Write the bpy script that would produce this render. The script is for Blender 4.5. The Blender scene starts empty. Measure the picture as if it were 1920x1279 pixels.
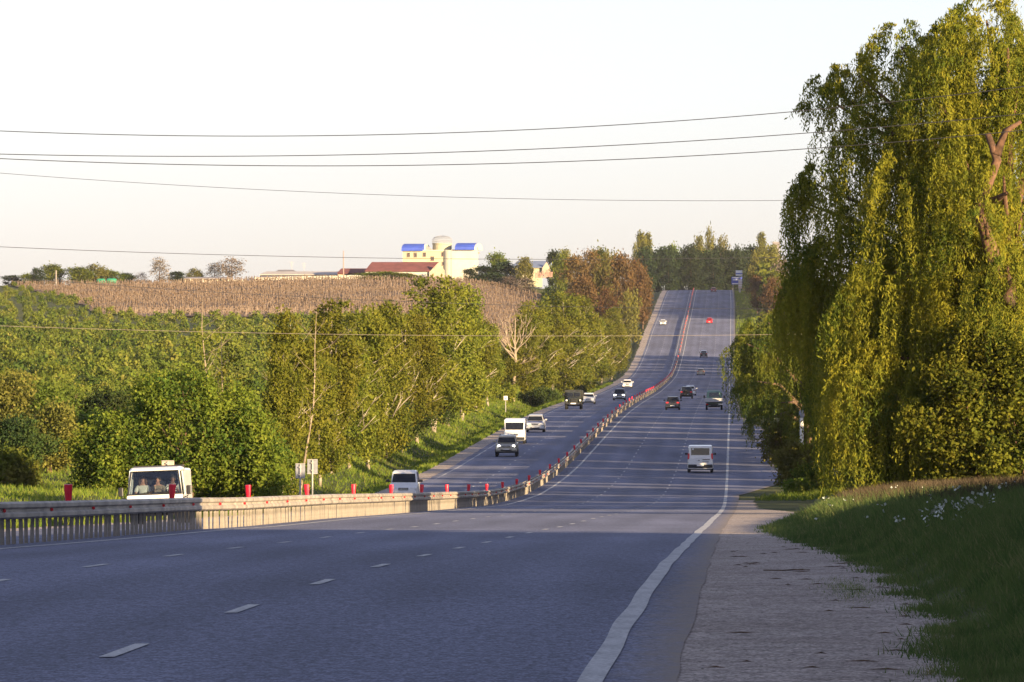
import bpy, bmesh, math, random
import numpy as np
from mathutils import Vector, Matrix

C = bpy.context.scene.collection
SC = bpy.context.scene
R = math.radians

# ------------------------------------------------------------------ camera, sky, sun, exposure
FPX, W0, H0, YE, ZC = 12500.0, 1920.0, 1279.0, 720.0, 2.0
cam_d = bpy.data.cameras.new('camera')
cam_d.sensor_width = 36.0
cam_d.lens = FPX / W0 * 36.0
cam_d.clip_start = 1.0
cam_d.clip_end = 9000.0
cam = bpy.data.objects.new('camera', cam_d)
C.objects.link(cam)
cam.location = (0, 0, ZC)
cam.rotation_euler = (R(90) + math.atan((YE - H0 / 2) / FPX), 0, 0)
SC.camera = cam

SUN_AZ, SUN_EL = 42.0, 11.0          # degrees to the right of straight behind the camera, height
sx_, sy_ = math.sin(R(SUN_AZ)), -math.cos(R(SUN_AZ))
world = bpy.data.worlds.new("World")
SC.world = world
world.use_nodes = True
wn = world.node_tree
wn.nodes.clear()
sky = wn.nodes.new('ShaderNodeTexSky')
sky.sky_type = 'NISHITA'
sky.sun_disc = False
sky.sun_elevation = R(SUN_EL)
sky.sun_rotation = math.atan2(sx_, sy_)
sky.altitude = 100
sky.air_density = 1.0
sky.dust_density = .6
sky.ozone_density = 3.0
bg = wn.nodes.new('ShaderNodeBackground')
bg.inputs['Strength'].default_value = 0.082
wo = wn.nodes.new('ShaderNodeOutputWorld')
hs = wn.nodes.new('ShaderNodeHueSaturation')          # camera white balance and soft colour of the evening sky
hs.inputs['Saturation'].default_value = .55
tn = wn.nodes.new('ShaderNodeMix'); tn.data_type = 'RGBA'; tn.blend_type = 'MULTIPLY'
tn.inputs[0].default_value = 1.0
tn.inputs[7].default_value = (1.04, .955, 1.07, 1)
wn.links.new(sky.outputs[0], hs.inputs['Color'])
wn.links.new(hs.outputs[0], tn.inputs[6])
wn.links.new(tn.outputs[2], bg.inputs[0])
wn.links.new(bg.outputs[0], wo.inputs[0])

sun_d = bpy.data.lights.new('sun', 'SUN')
sun_d.energy = 5.0
sun_d.angle = R(0.5)
sun_d.color = (1.0, 0.74, 0.42)
sun = bpy.data.objects.new('sun', sun_d)
C.objects.link(sun)
to_sun = Vector((sx_ * math.cos(R(SUN_EL)), sy_ * math.cos(R(SUN_EL)), math.sin(R(SUN_EL))))
sun.rotation_euler = to_sun.to_track_quat('Z', 'Y').to_euler()
sun.location = to_sun * 50

SC.view_settings.view_transform = 'Standard'
SC.view_settings.look = 'None'
SC.view_settings.gamma = 1.0
SC.view_settings.use_curve_mapping = False
SC.view_settings.exposure = 1.55
SC.render.engine = 'CYCLES'
SC.cycles.max_bounces = 6
SC.cycles.transparent_max_bounces = 12

# ------------------------------------------------------------------ geometry of the place
_zd = np.array([-300,0,30,51.6,63.7,75.7,87.7,99.8,111.8,123.9,135.9,160,171.5,211,245,300,343,371,405,440,473,510,553,604,698,757,874,1074,1266,1403,1469,1533,1631,1690,1741,1814,1880,1953,2009,2130,2215,2270,2350,2450,2700,3500,6000.])
_zz = np.array([0.6,-1.95,-1.98,-2.066,-2.153,-2.247,-2.392,-2.571,-2.753,-2.948,-3.13,-3.49,-3.69,-4.25,-4.785,-5.61,-6.23,-6.49,-6.69,-6.65,-6.49,-6.15,-5.56,-4.91,-3.7,-3.1,-2.36,-1.4,.13,1.6,3.0,4.9,8.6,11.3,13.7,16.5,18.9,21.9,24.3,28.6,31.1,32.1,32.3,31,26,10,-40.])
_xd = np.array([-300,0,51.6,75.7,99.8,136,171,211,245,300,405,510,604,757,1074,1403,1654,2009,2215,3000,6000.])
_xx = np.array([-11.6,-1.06,.739,1.60,2.435,3.70,4.94,6.38,7.6,9.5,13,16.5,19.6,24.7,35.0,45.8,54.2,66,72.5,98,200.])
_gd = np.arange(-300, 6001, 1.0)
def _smooth(a, k):
    w = np.hanning(k); w /= w.sum()
    p = np.pad(a, k // 2, mode='edge')
    return np.convolve(p, w, 'valid')[:len(a)]
_raw = np.interp(_gd, _zd, _zz)
_a, _b = _smooth(_raw, 21), _smooth(_raw, 121)
_m = np.clip((_gd - 420) / 200, 0, 1)
_gz = _a * (1 - _m) + _b * _m + ZC
_gx = _smooth(np.interp(_gd, _xd, _xx), 81)
def zr(d): return np.interp(d, _gd, _gz)
def xr(d): return np.interp(d, _gd, _gx)
def sst(t):
    t = np.clip(t, 0, 1); return t * t * (3 - 2 * t)
_ld = np.array([-300,0,250,300,400,500,600,700,850,1000,1300,1500,1700,1900,2000,2100,2300,2600,3500,6000.])
_lz = np.array([-1,-3.0,-5.2,-5.4,-5.1,-4.7,-3.8,-2.5,-.5,2.5,9,15.4,21.8,27.8,29.3,29.3,27,22,5,-60.])
_gl = _smooth(np.interp(_gd, _ld, _lz), 121) + ZC
def vnoise(x, y, s, seed=0.0):
    x = np.asarray(x) / s; y = np.asarray(y) / s
    return (np.sin(x * 1.7 + 1.3 * np.sin(y * 1.1 + seed) + seed) + np.sin(y * 1.9 + 1.7 * np.sin(x * .9 + seed * 2.1)) + .5 * np.sin(x * 3.7 - y * 2.9 + seed)) / 2.5
def road_z(u, d):
    drop = np.interp(d, [200, 400, 480, 3000], [.32, .32, .12, .12])
    return zr(d) - drop * np.clip((-12.6 - u) / 7.5, 0, 1)
def gz(X, Y):
    """height of the ground sheet at world X, Y"""
    X = np.asarray(X, float); d = np.asarray(Y, float)
    u = X - xr(d)
    base = road_z(np.clip(u, -21, 1), d) - .03
    # right bank
    k = np.interp(d, [-100, 60, 120, 240, 300, 420], [1.25, 1.2, .95, .85, .7, .5])
    s0 = np.interp(d, [-100, 60, 120, 170, 230, 300], [2.6, 2.9, 2.5, 1.9, 3.2, 4.5])
    rr = np.clip(u - s0, 0, 200)
    right = k * (1 - np.exp(-rr / 1.9)) * sst(rr / .8) + np.clip(u - 14, 0, 60) * .02
    # left ditch and verge, then the hill
    v = -22.8 - u
    ditch = -.75 * sst(v / 2.0) * (1 - sst((v - 2.2) / 3.2)) + .9 * sst((v - 3) / 5)
    hump = .35 * vnoise(X * 1.0, d, 14, 2.0) * sst((v - 1) / 3)
    hillz = np.interp(d, _gd, _gl) + 1.4 * sst((X + 140) / 90) * sst((d - 1500) / 400)
    w = sst((-30 - u) / np.interp(d, [280, 420, 650], [14, 16, 45]))
    left = (ditch + hump)
    zl = (base + left) * (1 - w) + (hillz + .5 * vnoise(X, d, 30, 5.)) * w
    far = sst((u - 25) / 60) * np.interp(d, [0, 1500, 2300, 3000], [0, 0, 3, 0])
    z = np.where(u < -22.8, zl, base + np.where(u > 1, right + far, 0))
    return z
def P(x, y, d):
    """the world point that lies d metres away in the direction of photo pixel x, y (used for siting things)"""
    return Vector(((x - 960) * d / FPX, d, ZC + (YE - y) * d / FPX))
def G(x, d):
    X = (x - 960) * d / FPX
    return Vector((X, d, float(gz(X, d))))
def on_road(u, d, lift=0.0):
    return Vector((float(xr(d)) + u, d, float(road_z(u, d)) + lift))
def road_frame(d, back=False):
    e = 2.0
    t = Vector((float(xr(d + e) - xr(d - e)), 2 * e, float(zr(d + e) - zr(d - e)))).normalized()
    if back: t = -t
    x = t.cross(Vector((0, 0, 1))).normalized()
    z = x.cross(t)
    return Matrix((x, t, z)).transposed()

# ------------------------------------------------------------------ helpers
class MB:
    def __init__(s): s.v = []; s.f = []; s.m = []
    def add(s, vs, fs, mi=0):
        o = len(s.v); s.v += [tuple(p) for p in vs]
        for f in fs: s.f.append(tuple(i + o for i in f)); s.m.append(mi)
        return s
    def box(s, c, sz, mi=0, rot=None, taper=1.0):
        hx, hy, hz = sz[0] / 2, sz[1] / 2, sz[2] / 2
        vs = []
        for z in (-1, 1):
            t = taper if z > 0 else 1
            for y in (-1, 1):
                for x in (-1, 1): vs.append(Vector((x * hx * t, y * hy * t, z * hz)))
        if rot is not None: vs = [rot @ q for q in vs]
        vs = [q + Vector(c) for q in vs]
        return s.add(vs, [(0, 2, 3, 1), (4, 5, 7, 6), (0, 1, 5, 4), (2, 6, 7, 3), (0, 4, 6, 2), (1, 3, 7, 5)], mi)
    def rbox(s, c, sz, r=.03, mi=0, axis='y'):
        # box with rounded long edges, extruded along an axis
        a = {'x': (1, 2, 0), 'y': (0, 2, 1), 'z': (0, 1, 2)}[axis]
        w, h, L = sz[a[0]] / 2, sz[a[1]] / 2, sz[a[2]] / 2
        ring = []
        for cx, cy, a0 in ((w - r, h - r, 0), (-w + r, h - r, 90), (-w + r, -h + r, 180), (w - r, -h + r, 270)):
            for k in (0, 45, 90):
                ring.append((cx + r * math.cos(R(a0 + k)), cy + r * math.sin(R(a0 + k))))
        rings = []
        for q, sc in ((-L, .0), (-L + r * .5, r * .5), (L - r * .5, r * .5), (L, 0)):
            sh = 1.0 if sc else max(.5, 1 - r * .7 / max(w, h))
            rg = []
            for x, y in ring:
                p = [0, 0, 0]; p[a[0]] = x * sh + c[a[0]]; p[a[1]] = y * sh + c[a[1]]; p[a[2]] = q + c[a[2]]
                rg.append(tuple(p))
            rings.append(rg)
        return s.loft(rings, mi)
    def loft(s, rings, mi=0, cap=True, closed=True):
        n = len(rings[0]); vs = [p for r in rings for p in r]; fs = []
        for i in range(len(rings) - 1):
            for j in range(n if closed else n - 1):
                k = (j + 1) % n
                fs.append((i * n + j, i * n + k, (i + 1) * n + k, (i + 1) * n + j))
        if cap and closed:
            fs.append(tuple(range(n - 1, -1, -1))); fs.append(tuple((len(rings) - 1) * n + j for j in range(n)))
        return s.add(vs, fs, mi)
    def tube(s, pts, rad, n=6, mi=0, cap=True):
        pts = [Vector(p) for p in pts]; rings = []
        if not hasattr(rad, '__len__'): rad = [rad] * len(pts)
        for i, p in enumerate(pts):
            t = (pts[min(i + 1, len(pts) - 1)] - pts[max(i - 1, 0)]).normalized()
            a = t.cross(Vector((0, 0, 1)) if abs(t.z) < .9 else Vector((0, 1, 0))).normalized(); b = t.cross(a)
            rings.append([tuple(p + (a * math.cos(2 * math.pi * k / n) + b * math.sin(2 * math.pi * k / n)) * rad[i]) for k in range(n)])
        return s.loft(rings, mi, cap)
    def lathe(s, prof, n=16, c=(0, 0, 0), axis='z', mi=0):
        rings = []
        for r, h in prof:
            rg = []
            for k in range(n):
                a = 2 * math.pi * k / n
                q = {'z': (r * math.cos(a), r * math.sin(a), h), 'x': (h, r * math.cos(a), r * math.sin(a)), 'y': (r * math.cos(a), h, r * math.sin(a))}[axis]
                rg.append((q[0] + c[0], q[1] + c[1], q[2] + c[2]))
            rings.append(rg)
        return s.loft(rings, mi)
    def ell(s, c, r, n=10, m=6, mi=0):
        prof = []
        rings = []
        for i in range(m + 1):
            a = math.pi * (i + .02) / (m + .04)
            rings.append([(c[0] + r[0] * math.sin(a) * math.cos(2 * math.pi * k / n), c[1] + r[1] * math.sin(a) * math.sin(2 * math.pi * k / n), c[2] - r[2] * math.cos(a)) for k in range(n)])
        return s.loft(rings, mi)
    def mesh(s, name, mats, smooth=False):
        me = bpy.data.meshes.new(name)
        me.from_pydata(s.v, [], s.f)
        for m in (mats if isinstance(mats, (list, tuple)) else [mats]): me.materials.append(m)
        me.polygons.foreach_set('material_index', s.m)
        bm = bmesh.new(); bm.from_mesh(me); bmesh.ops.recalc_face_normals(bm, faces=bm.faces); bm.to_mesh(me); bm.free()
        if smooth: me.polygons.foreach_set('use_smooth', [True] * len(s.f))
        me.update()
        return me
    def build(s, name, mats, parent=None, smooth=False):
        return link(name, s.mesh(name, mats, smooth), parent)
def link(name, me, parent=None, loc=None):
    o = bpy.data.objects.new(name, me); C.objects.link(o)
    if parent is not None: o.parent = parent
    if loc is not None: o.location = loc
    return o
def arr_mesh(name, V, n, mats, midx=None):
    """V: (k*n,3) array, faces of n consecutive vertices each"""
    V = np.asarray(V, dtype=np.float32); k = len(V) // n
    me = bpy.data.meshes.new(name)
    me.vertices.add(len(V)); me.vertices.foreach_set('co', V.ravel())
    me.loops.add(k * n); me.loops.foreach_set('vertex_index', np.arange(k * n, dtype=np.int32))
    me.polygons.add(k)
    me.polygons.foreach_set('loop_start', np.arange(0, k * n, n, dtype=np.int32))
    for m in (mats if isinstance(mats, (list, tuple)) else [mats]): me.materials.append(m)
    if midx is not None: me.polygons.foreach_set('material_index', np.asarray(midx, dtype=np.int32))
    me.update(calc_edges=True)
    return me
def grid_mesh(name, P3, mats, smooth=True):
    """P3: (a,b,3) grid of points"""
    a, b, _ = P3.shape
    idx = np.arange(a * b).reshape(a, b)
    q = np.stack([idx[:-1, :-1], idx[:-1, 1:], idx[1:, 1:], idx[1:, :-1]], -1).reshape(-1, 4)
    me = bpy.data.meshes.new(name)
    me.vertices.add(a * b); me.vertices.foreach_set('co', P3.astype(np.float32).ravel())
    me.loops.add(len(q) * 4); me.loops.foreach_set('vertex_index', q.astype(np.int32).ravel())
    me.polygons.add(len(q)); me.polygons.foreach_set('loop_start', np.arange(0, len(q) * 4, 4, dtype=np.int32))
    me.materials.append(mats)
    if smooth: me.polygons.foreach_set('use_smooth', np.ones(len(q), dtype=bool))
    me.update(calc_edges=True)
    return me
def empty(name, loc=(0, 0, 0), rot=None):
    o = bpy.data.objects.new(name, None); C.objects.link(o); o.empty_display_size = .2
    if rot is not None:
        o.matrix_world = Matrix.Translation(Vector(loc)) @ rot.to_4x4()
    else: o.location = loc
    return o
def tag(o, label=None, cat=None, group=None, kind=None):
    if label: o['label'] = label
    if cat: o['category'] = cat
    if group: o['group'] = group
    if kind: o['kind'] = kind
    return o
def copy_tree(o, loc=None):
    c = o.copy(); C.objects.link(c)
    if loc is not None: c.location = loc
    for ch in list(o.children):
        k = ch.copy(); C.objects.link(k); k.parent = c
        for g in list(ch.children):
            q = g.copy(); C.objects.link(q); q.parent = k
    return c
ORD = 'first second third fourth fifth sixth seventh eighth ninth tenth eleventh twelfth thirteenth fourteenth fifteenth sixteenth seventeenth eighteenth nineteenth twentieth'.split()

# ------------------------------------------------------------------ materials
def mat(name, col, rough=.7, metal=0., var=0., scale=5., bump=0., col2=None, spec=.5, emit=None, estr=0., coat=0.):
    m = bpy.data.materials.new(name); m.use_nodes = True
    nt = m.node_tree; b = nt.nodes['Principled BSDF']
    b.inputs['Base Color'].default_value = (*col, 1); b.inputs['Roughness'].default_value = rough
    b.inputs['Metallic'].default_value = metal
    b.inputs['Specular IOR Level'].default_value = spec
    if coat: b.inputs['Coat Weight'].default_value = coat; b.inputs['Coat Roughness'].default_value = .08
    if emit: b.inputs['Emission Color'].default_value = (*emit, 1); b.inputs['Emission Strength'].default_value = estr
    if var or bump or col2:
        tc = nt.nodes.new('ShaderNodeTexCoord'); n = nt.nodes.new('ShaderNodeTexNoise')
        n.inputs['Scale'].default_value = scale; n.inputs['Detail'].default_value = 6
        nt.links.new(tc.outputs['Object'], n.inputs['Vector'])
        if var or col2:
            r = nt.nodes.new('ShaderNodeValToRGB')
            c2 = col2 or tuple(c * (1 + var) for c in col)
            c1 = col if col2 else tuple(c * (1 - var) for c in col)
            r.color_ramp.elements[0].color = (*c1, 1); r.color_ramp.elements[1].color = (*c2, 1)
            r.color_ramp.elements[0].position = .35; r.color_ramp.elements[1].position = .65
            nt.links.new(n.outputs['Fac'], r.inputs[0]); nt.links.new(r.outputs[0], b.inputs['Base Color'])
        if bump:
            bp = nt.nodes.new('ShaderNodeBump'); bp.inputs['Strength'].default_value = bump
            nt.links.new(n.outputs['Fac'], bp.inputs['Height']); nt.links.new(bp.outputs[0], b.inputs['Normal'])
    return m
def multi(name, layers, rough=.9, bump=None, spec=.2):
    """layers: list of (noise scale vec, colA, colB, lo, hi, kind) multiplied / mixed one over another; coords = world position"""
    m = bpy.data.materials.new(name); m.use_nodes = True
    nt = m.node_tree; b = nt.nodes['Principled BSDF']; b.inputs['Roughness'].default_value = rough; b.inputs['Specular IOR Level'].default_value = spec
    geo = nt.nodes.new('ShaderNodeNewGeometry')
    prev = None
    for (sc, cA, cB, lo, hi, mode, fac) in layers:
        mp = nt.nodes.new('ShaderNodeMapping'); mp.inputs['Scale'].default_value = sc
        nt.links.new(geo.outputs['Position'], mp.inputs['Vector'])
        n = nt.nodes.new('ShaderNodeTexNoise'); n.inputs['Scale'].default_value = 1; n.inputs['Detail'].default_value = 5
        nt.links.new(mp.outputs[0], n.inputs['Vector'])
        r = nt.nodes.new('ShaderNodeValToRGB')
        r.color_ramp.elements[0].color = (*cA, 1); r.color_ramp.elements[1].color = (*cB, 1)
        r.color_ramp.elements[0].position = lo; r.color_ramp.elements[1].position = hi
        nt.links.new(n.outputs['Fac'], r.inputs[0])
        if prev is None: prev = r.outputs[0]
        else:
            mx = nt.nodes.new('ShaderNodeMix'); mx.data_type = 'RGBA'; mx.blend_type = mode
            mx.inputs[0].default_value = fac
            nt.links.new(prev, mx.inputs[6]); nt.links.new(r.outputs[0], mx.inputs[7]); prev = mx.outputs[2]
    nt.links.new(prev, b.inputs['Base Color'])
    if bump:
        sc, st, dist = bump
        n = nt.nodes.new('ShaderNodeTexNoise'); n.inputs['Scale'].default_value = sc; n.inputs['Detail'].default_value = 6
        nt.links.new(geo.outputs['Position'], n.inputs['Vector'])
        bp = nt.nodes.new('ShaderNodeBump'); bp.inputs['Strength'].default_value = st; bp.inputs['Distance'].default_value = dist
        nt.links.new(n.outputs['Fac'], bp.inputs['Height']); nt.links.new(bp.outputs[0], b.inputs['Normal'])
    return m
def wheel_paths(m):
    # worn wheel tracks: slightly paler and darker bands along the lanes, read from the across-the-road attribute
    nt = m.node_tree; b = nt.nodes['Principled BSDF']; src = b.inputs['Base Color'].links[0].from_socket
    at = nt.nodes.new('ShaderNodeAttribute'); at.attribute_name = 'across'
    w = nt.nodes.new('ShaderNodeMath'); w.operation = 'MULTIPLY'; w.inputs[1].default_value = 2 * math.pi / 1.875
    s = nt.nodes.new('ShaderNodeMath'); s.operation = 'SINE'
    mr = nt.nodes.new('ShaderNodeMapRange'); mr.inputs[1].default_value = -1; mr.inputs[2].default_value = 1; mr.inputs[3].default_value = .90; mr.inputs[4].default_value = 1.06
    mx = nt.nodes.new('ShaderNodeMix'); mx.data_type = 'RGBA'; mx.blend_type = 'MULTIPLY'; mx.inputs[0].default_value = 1
    nt.links.new(at.outputs['Fac'], w.inputs[0]); nt.links.new(w.outputs[0], s.inputs[0]); nt.links.new(s.outputs[0], mr.inputs[0])
    cb = nt.nodes.new('ShaderNodeCombineColor')
    for i in range(3): nt.links.new(mr.outputs[0], cb.inputs[i])
    nt.links.new(src, mx.inputs[6]); nt.links.new(cb.outputs[0], mx.inputs[7]); nt.links.new(mx.outputs[2], b.inputs['Base Color'])
def dusty_edge(m, dust, u0=.10, u1=.60):
    # gravel dust that has crept over the outer margin of the tarmac
    nt = m.node_tree; b = nt.nodes['Principled BSDF']; src = b.inputs['Base Color'].links[0].from_socket
    at = nt.nodes.new('ShaderNodeAttribute'); at.attribute_name = 'margin'
    geo = nt.nodes.new('ShaderNodeNewGeometry'); mp = nt.nodes.new('ShaderNodeMapping'); mp.inputs['Scale'].default_value = (5, 1.2, 5)
    n = nt.nodes.new('ShaderNodeTexNoise'); n.inputs['Scale'].default_value = 1; n.inputs['Detail'].default_value = 8; n.inputs['Roughness'].default_value = .7
    nt.links.new(geo.outputs['Position'], mp.inputs[0]); nt.links.new(mp.outputs[0], n.inputs['Vector'])
    ad = nt.nodes.new('ShaderNodeMath'); ad.operation = 'MULTIPLY_ADD'; ad.inputs[1].default_value = .9; nt.links.new(n.outputs['Fac'], ad.inputs[0]); nt.links.new(at.outputs['Fac'], ad.inputs[2])
    mr = nt.nodes.new('ShaderNodeMapRange'); mr.inputs[1].default_value = u0 + .45; mr.inputs[2].default_value = u1 + .5
    nt.links.new(ad.outputs[0], mr.inputs[0])
    mx = nt.nodes.new('ShaderNodeMix'); mx.data_type = 'RGBA'; mx.inputs[7].default_value = (*dust, 1)
    nt.links.new(mr.outputs[0], mx.inputs[0]); nt.links.new(src, mx.inputs[6]); nt.links.new(mx.outputs[2], b.inputs['Base Color'])
def leafmat(name, c1, c2, c3=None, scale=.8, trans=.35, rnd=.25):
    """foliage: clumps of two greens, a few leaves of a third colour, a slight change from plant to plant"""
    m = bpy.data.materials.new(name); m.use_nodes = True
    nt = m.node_tree; nt.nodes.clear()
    out = nt.nodes.new('ShaderNodeOutputMaterial')
    tc = nt.nodes.new('ShaderNodeTexCoord')
    n = nt.nodes.new('ShaderNodeTexNoise'); n.inputs['Scale'].default_value = scale; n.inputs['Detail'].default_value = 3
    nt.links.new(tc.outputs['Object'], n.inputs['Vector'])
    r = nt.nodes.new('ShaderNodeValToRGB')
    r.color_ramp.elements[0].color = (*c1, 1); r.color_ramp.elements[1].color = (*c2, 1)
    r.color_ramp.elements[0].position = .36; r.color_ramp.elements[1].position = .62
    nt.links.new(n.outputs['Fac'], r.inputs[0])
    prev = r.outputs[0]
    n2 = nt.nodes.new('ShaderNodeTexNoise'); n2.inputs['Scale'].default_value = scale * 9; n2.inputs['Detail'].default_value = 2
    nt.links.new(tc.outputs['Object'], n2.inputs['Vector'])
    mr = nt.nodes.new('ShaderNodeMapRange'); mr.inputs[1].default_value = .52; mr.inputs[2].default_value = .75
    nt.links.new(n2.outputs['Fac'], mr.inputs[0])
    mx = nt.nodes.new('ShaderNodeMix'); mx.data_type = 'RGBA'
    nt.links.new(mr.outputs[0], mx.inputs[0]); nt.links.new(prev, mx.inputs[6]); mx.inputs[7].default_value = (*(c3 or tuple(x * 1.5 for x in c2)), 1)
    prev = mx.outputs[2]
    oi = nt.nodes.new('ShaderNodeObjectInfo')
    hs = nt.nodes.new('ShaderNodeHueSaturation')
    m2 = nt.nodes.new('ShaderNodeMapRange'); m2.inputs[3].default_value = 1 - rnd; m2.inputs[4].default_value = 1 + rnd
    nt.links.new(oi.outputs['Random'], m2.inputs[0]); nt.links.new(m2.outputs[0], hs.inputs['Value'])
    m3 = nt.nodes.new('ShaderNodeMapRange'); m3.inputs[3].default_value = .5 - rnd * .07; m3.inputs[4].default_value = .5 + rnd * .07
    nt.links.new(oi.outputs['Random'], m3.inputs[0]); nt.links.new(m3.outputs[0], hs.inputs['Hue'])
    nt.links.new(prev, hs.inputs['Color'])
    df = nt.nodes.new('ShaderNodeBsdfDiffuse'); tr = nt.nodes.new('ShaderNodeBsdfTranslucent'); ms = nt.nodes.new('ShaderNodeMixShader')
    ms.inputs[0].default_value = trans
    nt.links.new(hs.outputs[0], df.inputs[0]); nt.links.new(hs.outputs[0], tr.inputs[0])
    nt.links.new(df.outputs[0], ms.inputs[1]); nt.links.new(tr.outputs[0], ms.inputs[2]); nt.links.new(ms.outputs[0], out.inputs[0])
    return m
M = {}
M['asphalt'] = multi('asphalt', [
    ((.5, .02, .5), (.135, .144, .200), (.170, .181, .250), .35, .65, 'MIX', 1),
    ((.12, .03, .1), (.8, .8, .8), (1.2, 1.2, 1.2), .35, .65, 'MULTIPLY', .8),
    ((14, 5, 14), (.72, .72, .72), (1.28, 1.28, 1.28), .38, .62, 'MULTIPLY', .9),
    ((40, 14, 40), (.6, .6, .62), (1.4, 1.4, 1.38), .4, .6, 'MULTIPLY', .8)], rough=.85, bump=(30, .25, .02))
wheel_paths(M['asphalt'])
dusty_edge(M['asphalt'], (.27, .225, .185))
M['gravel'] = multi('gravel_dirt', [
    ((.5, .3, .5), (.33, .275, .235), (.41, .35, .305), .35, .65, 'MIX', 1),
    ((2.2, 1.6, 2.2), (.78, .77, .75), (1.08, 1.08, 1.08), .30, .55, 'MULTIPLY', .9),
    ((11, 7, 11), (.60, .60, .60), (1.2, 1.2, 1.2), .32, .58, 'MULTIPLY', .9),
    ((34, 20, 34), (.45, .45, .45), (1.5, 1.5, 1.5), .36, .62, 'MULTIPLY', .9)], rough=.95, bump=(60, .35, .02))
M['ground'] = multi('grassy_ground', [
    ((.12, .05, .12), (.050, .068, .014), (.095, .100, .022), .35, .65, 'MIX', 1),
    ((.02, .012, .02), (.75, .8, .8), (1.2, 1.15, 1.1), .35, .65, 'MULTIPLY', .8),
    ((2, 1, 2), (.6, .6, .6), (1.35, 1.35, 1.3), .35, .65, 'MULTIPLY', .8)], bump=(3, .6, .2))
M['soil'] = multi('vineyard_soil', [
    ((.05, .02, .05), (.125, .090, .064), (.180, .132, .095), .35, .65, 'MIX', 1),
    ((.6, .25, .6), (.7, .7, .7), (1.3, 1.25, 1.2), .35, .65, 'MULTIPLY', .9)], bump=(2, .6, .2))
M['paint'] = multi('road_paint', [
    ((6, .8, 6), (.36, .36, .36), (.50, .50, .49), .3, .6, 'MIX', 1),
    ((30, 12, 30), (.72, .72, .72), (1.1, 1.1, 1.1), .36, .56, 'MULTIPLY', .8)], rough=.7)
M['galv'] = mat('galvanised_steel', (.34, .30, .245), .6, .15, var=.3, scale=1.2)
M['postm'] = mat('weathered_post', (.27, .24, .20), .9, var=.3, scale=4)
M['red'] = mat('red_plastic', (.62, .012, .035), .35, var=.12, scale=8)
M['redref'] = mat('red_reflector', (.55, .012, .02), .25)
M['bark'] = mat('brown_bark', (.12, .075, .045), .95, var=.35, scale=6, bump=.6)
M['bark_red'] = mat('willow_bark', (.115, .062, .036), .95, var=.45, scale=5, bump=.6)
M['birch_bark'] = mat('pale_birch_bark', (.17, .135, .10), .85, col2=(.52, .46, .36), scale=1.1)
M['dead_wood'] = mat('bleached_wood', (.27, .215, .15), .9, var=.25, scale=3)
M['willow'] = leafmat('willow_leaves', (0.092, 0.129, 0.021), (0.240, 0.237, 0.028), (0.378, 0.329, 0.041), scale=.45, trans=0.42, rnd=.0)
M['willow2'] = leafmat('willow_leaves_far', (0.066, 0.103, 0.022), (0.155, 0.171, 0.025), (0.235, 0.222, 0.036), scale=.5, trans=0.4, rnd=.0)
M['broad'] = leafmat('broad_leaves', (0.068, 0.100, 0.018), (0.164, 0.175, 0.022), (0.276, 0.249, 0.034), scale=.7, trans=0.4)
M['birch'] = leafmat('birch_leaves', (0.098, 0.124, 0.019), (0.189, 0.193, 0.025), (0.269, 0.244, 0.046), scale=.5, trans=0.4, rnd=.2)
M['tree'] = leafmat('tree_leaves', (0.054, 0.095, 0.019), (0.161, 0.194, 0.026), (0.269, 0.258, 0.041), scale=.45, trans=0.4, rnd=.2)
M['scrub'] = leafmat('scrub_leaves', (0.078, 0.122, 0.024), (0.181, 0.208, 0.031), (0.276, 0.255, 0.058), scale=.05, trans=0.4, rnd=.25)
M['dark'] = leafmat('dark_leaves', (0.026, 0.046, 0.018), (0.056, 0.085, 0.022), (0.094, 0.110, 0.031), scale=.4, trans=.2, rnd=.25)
M['far_dark'] = leafmat('dark_wood_leaves', (0.018, 0.030, 0.016), (0.033, 0.050, 0.019), (0.050, 0.065, 0.023), scale=.3, trans=.15, rnd=.3)  # darkest green, used on the far dark trees
M['olive'] = leafmat('olive_leaves', (0.109, 0.118, 0.028), (0.187, 0.180, 0.040), (0.265, 0.234, 0.062), scale=.4, trans=.3, rnd=.2)
M['brown'] = leafmat('brown_budding_twigs', (0.085, 0.055, 0.025), (0.155, 0.088, 0.036), (0.110, 0.100, 0.030), scale=.3, trans=.2, rnd=.22)
M['twig'] = leafmat('bare_twigs', (0.120, 0.095, 0.075), (0.190, 0.150, 0.120), (0.240, 0.200, 0.160), scale=.4, trans=.1, rnd=.2)
M['grass'] = leafmat('grass_blades', (0.088, 0.152, 0.023), (0.177, 0.229, 0.033), (0.311, 0.304, 0.075), scale=.25, trans=0.4, rnd=.0)
M['bankgrass'] = leafmat('bank_grass_blades', (0.068, 0.118, 0.035), (0.135, 0.185, 0.057), (0.254, 0.234, 0.105), scale=.5, trans=.4, rnd=.0)
M['weed'] = leafmat('dry_weeds', (0.068, 0.054, 0.034), (0.104, 0.081, 0.050), (0.144, 0.108, 0.072), scale=.6, trans=.2, rnd=.0)
M['flower'] = mat('white_flower', (.5, .53, .46), .8)
M['black'] = mat('black_plastic', (.018, .018, .02), .5)
M['tyre'] = mat('tyre_rubber', (.016, .016, .017), .85)
M['rim'] = mat('wheel_rim', (.35, .35, .36), .35, .8)
M['glass'] = mat('dark_window_glass', (.012, .014, .018), .06, spec=.6)
M['chrome'] = mat('bright_trim', (.6, .6, .6), .25, .9)
M['lamp'] = mat('clear_lamp', (.7, .7, .68), .12)
M['lamp_on'] = mat('lit_headlamp', (.9, .88, .8), .2, emit=(1, .93, .8), estr=4.0)
M['tail'] = mat('tail_lamp', (.45, .01, .015), .2)
M['tail_on'] = mat('lit_tail_lamp', (.42, .03, .04), .25, emit=(1, .06, .08), estr=.03)
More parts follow.
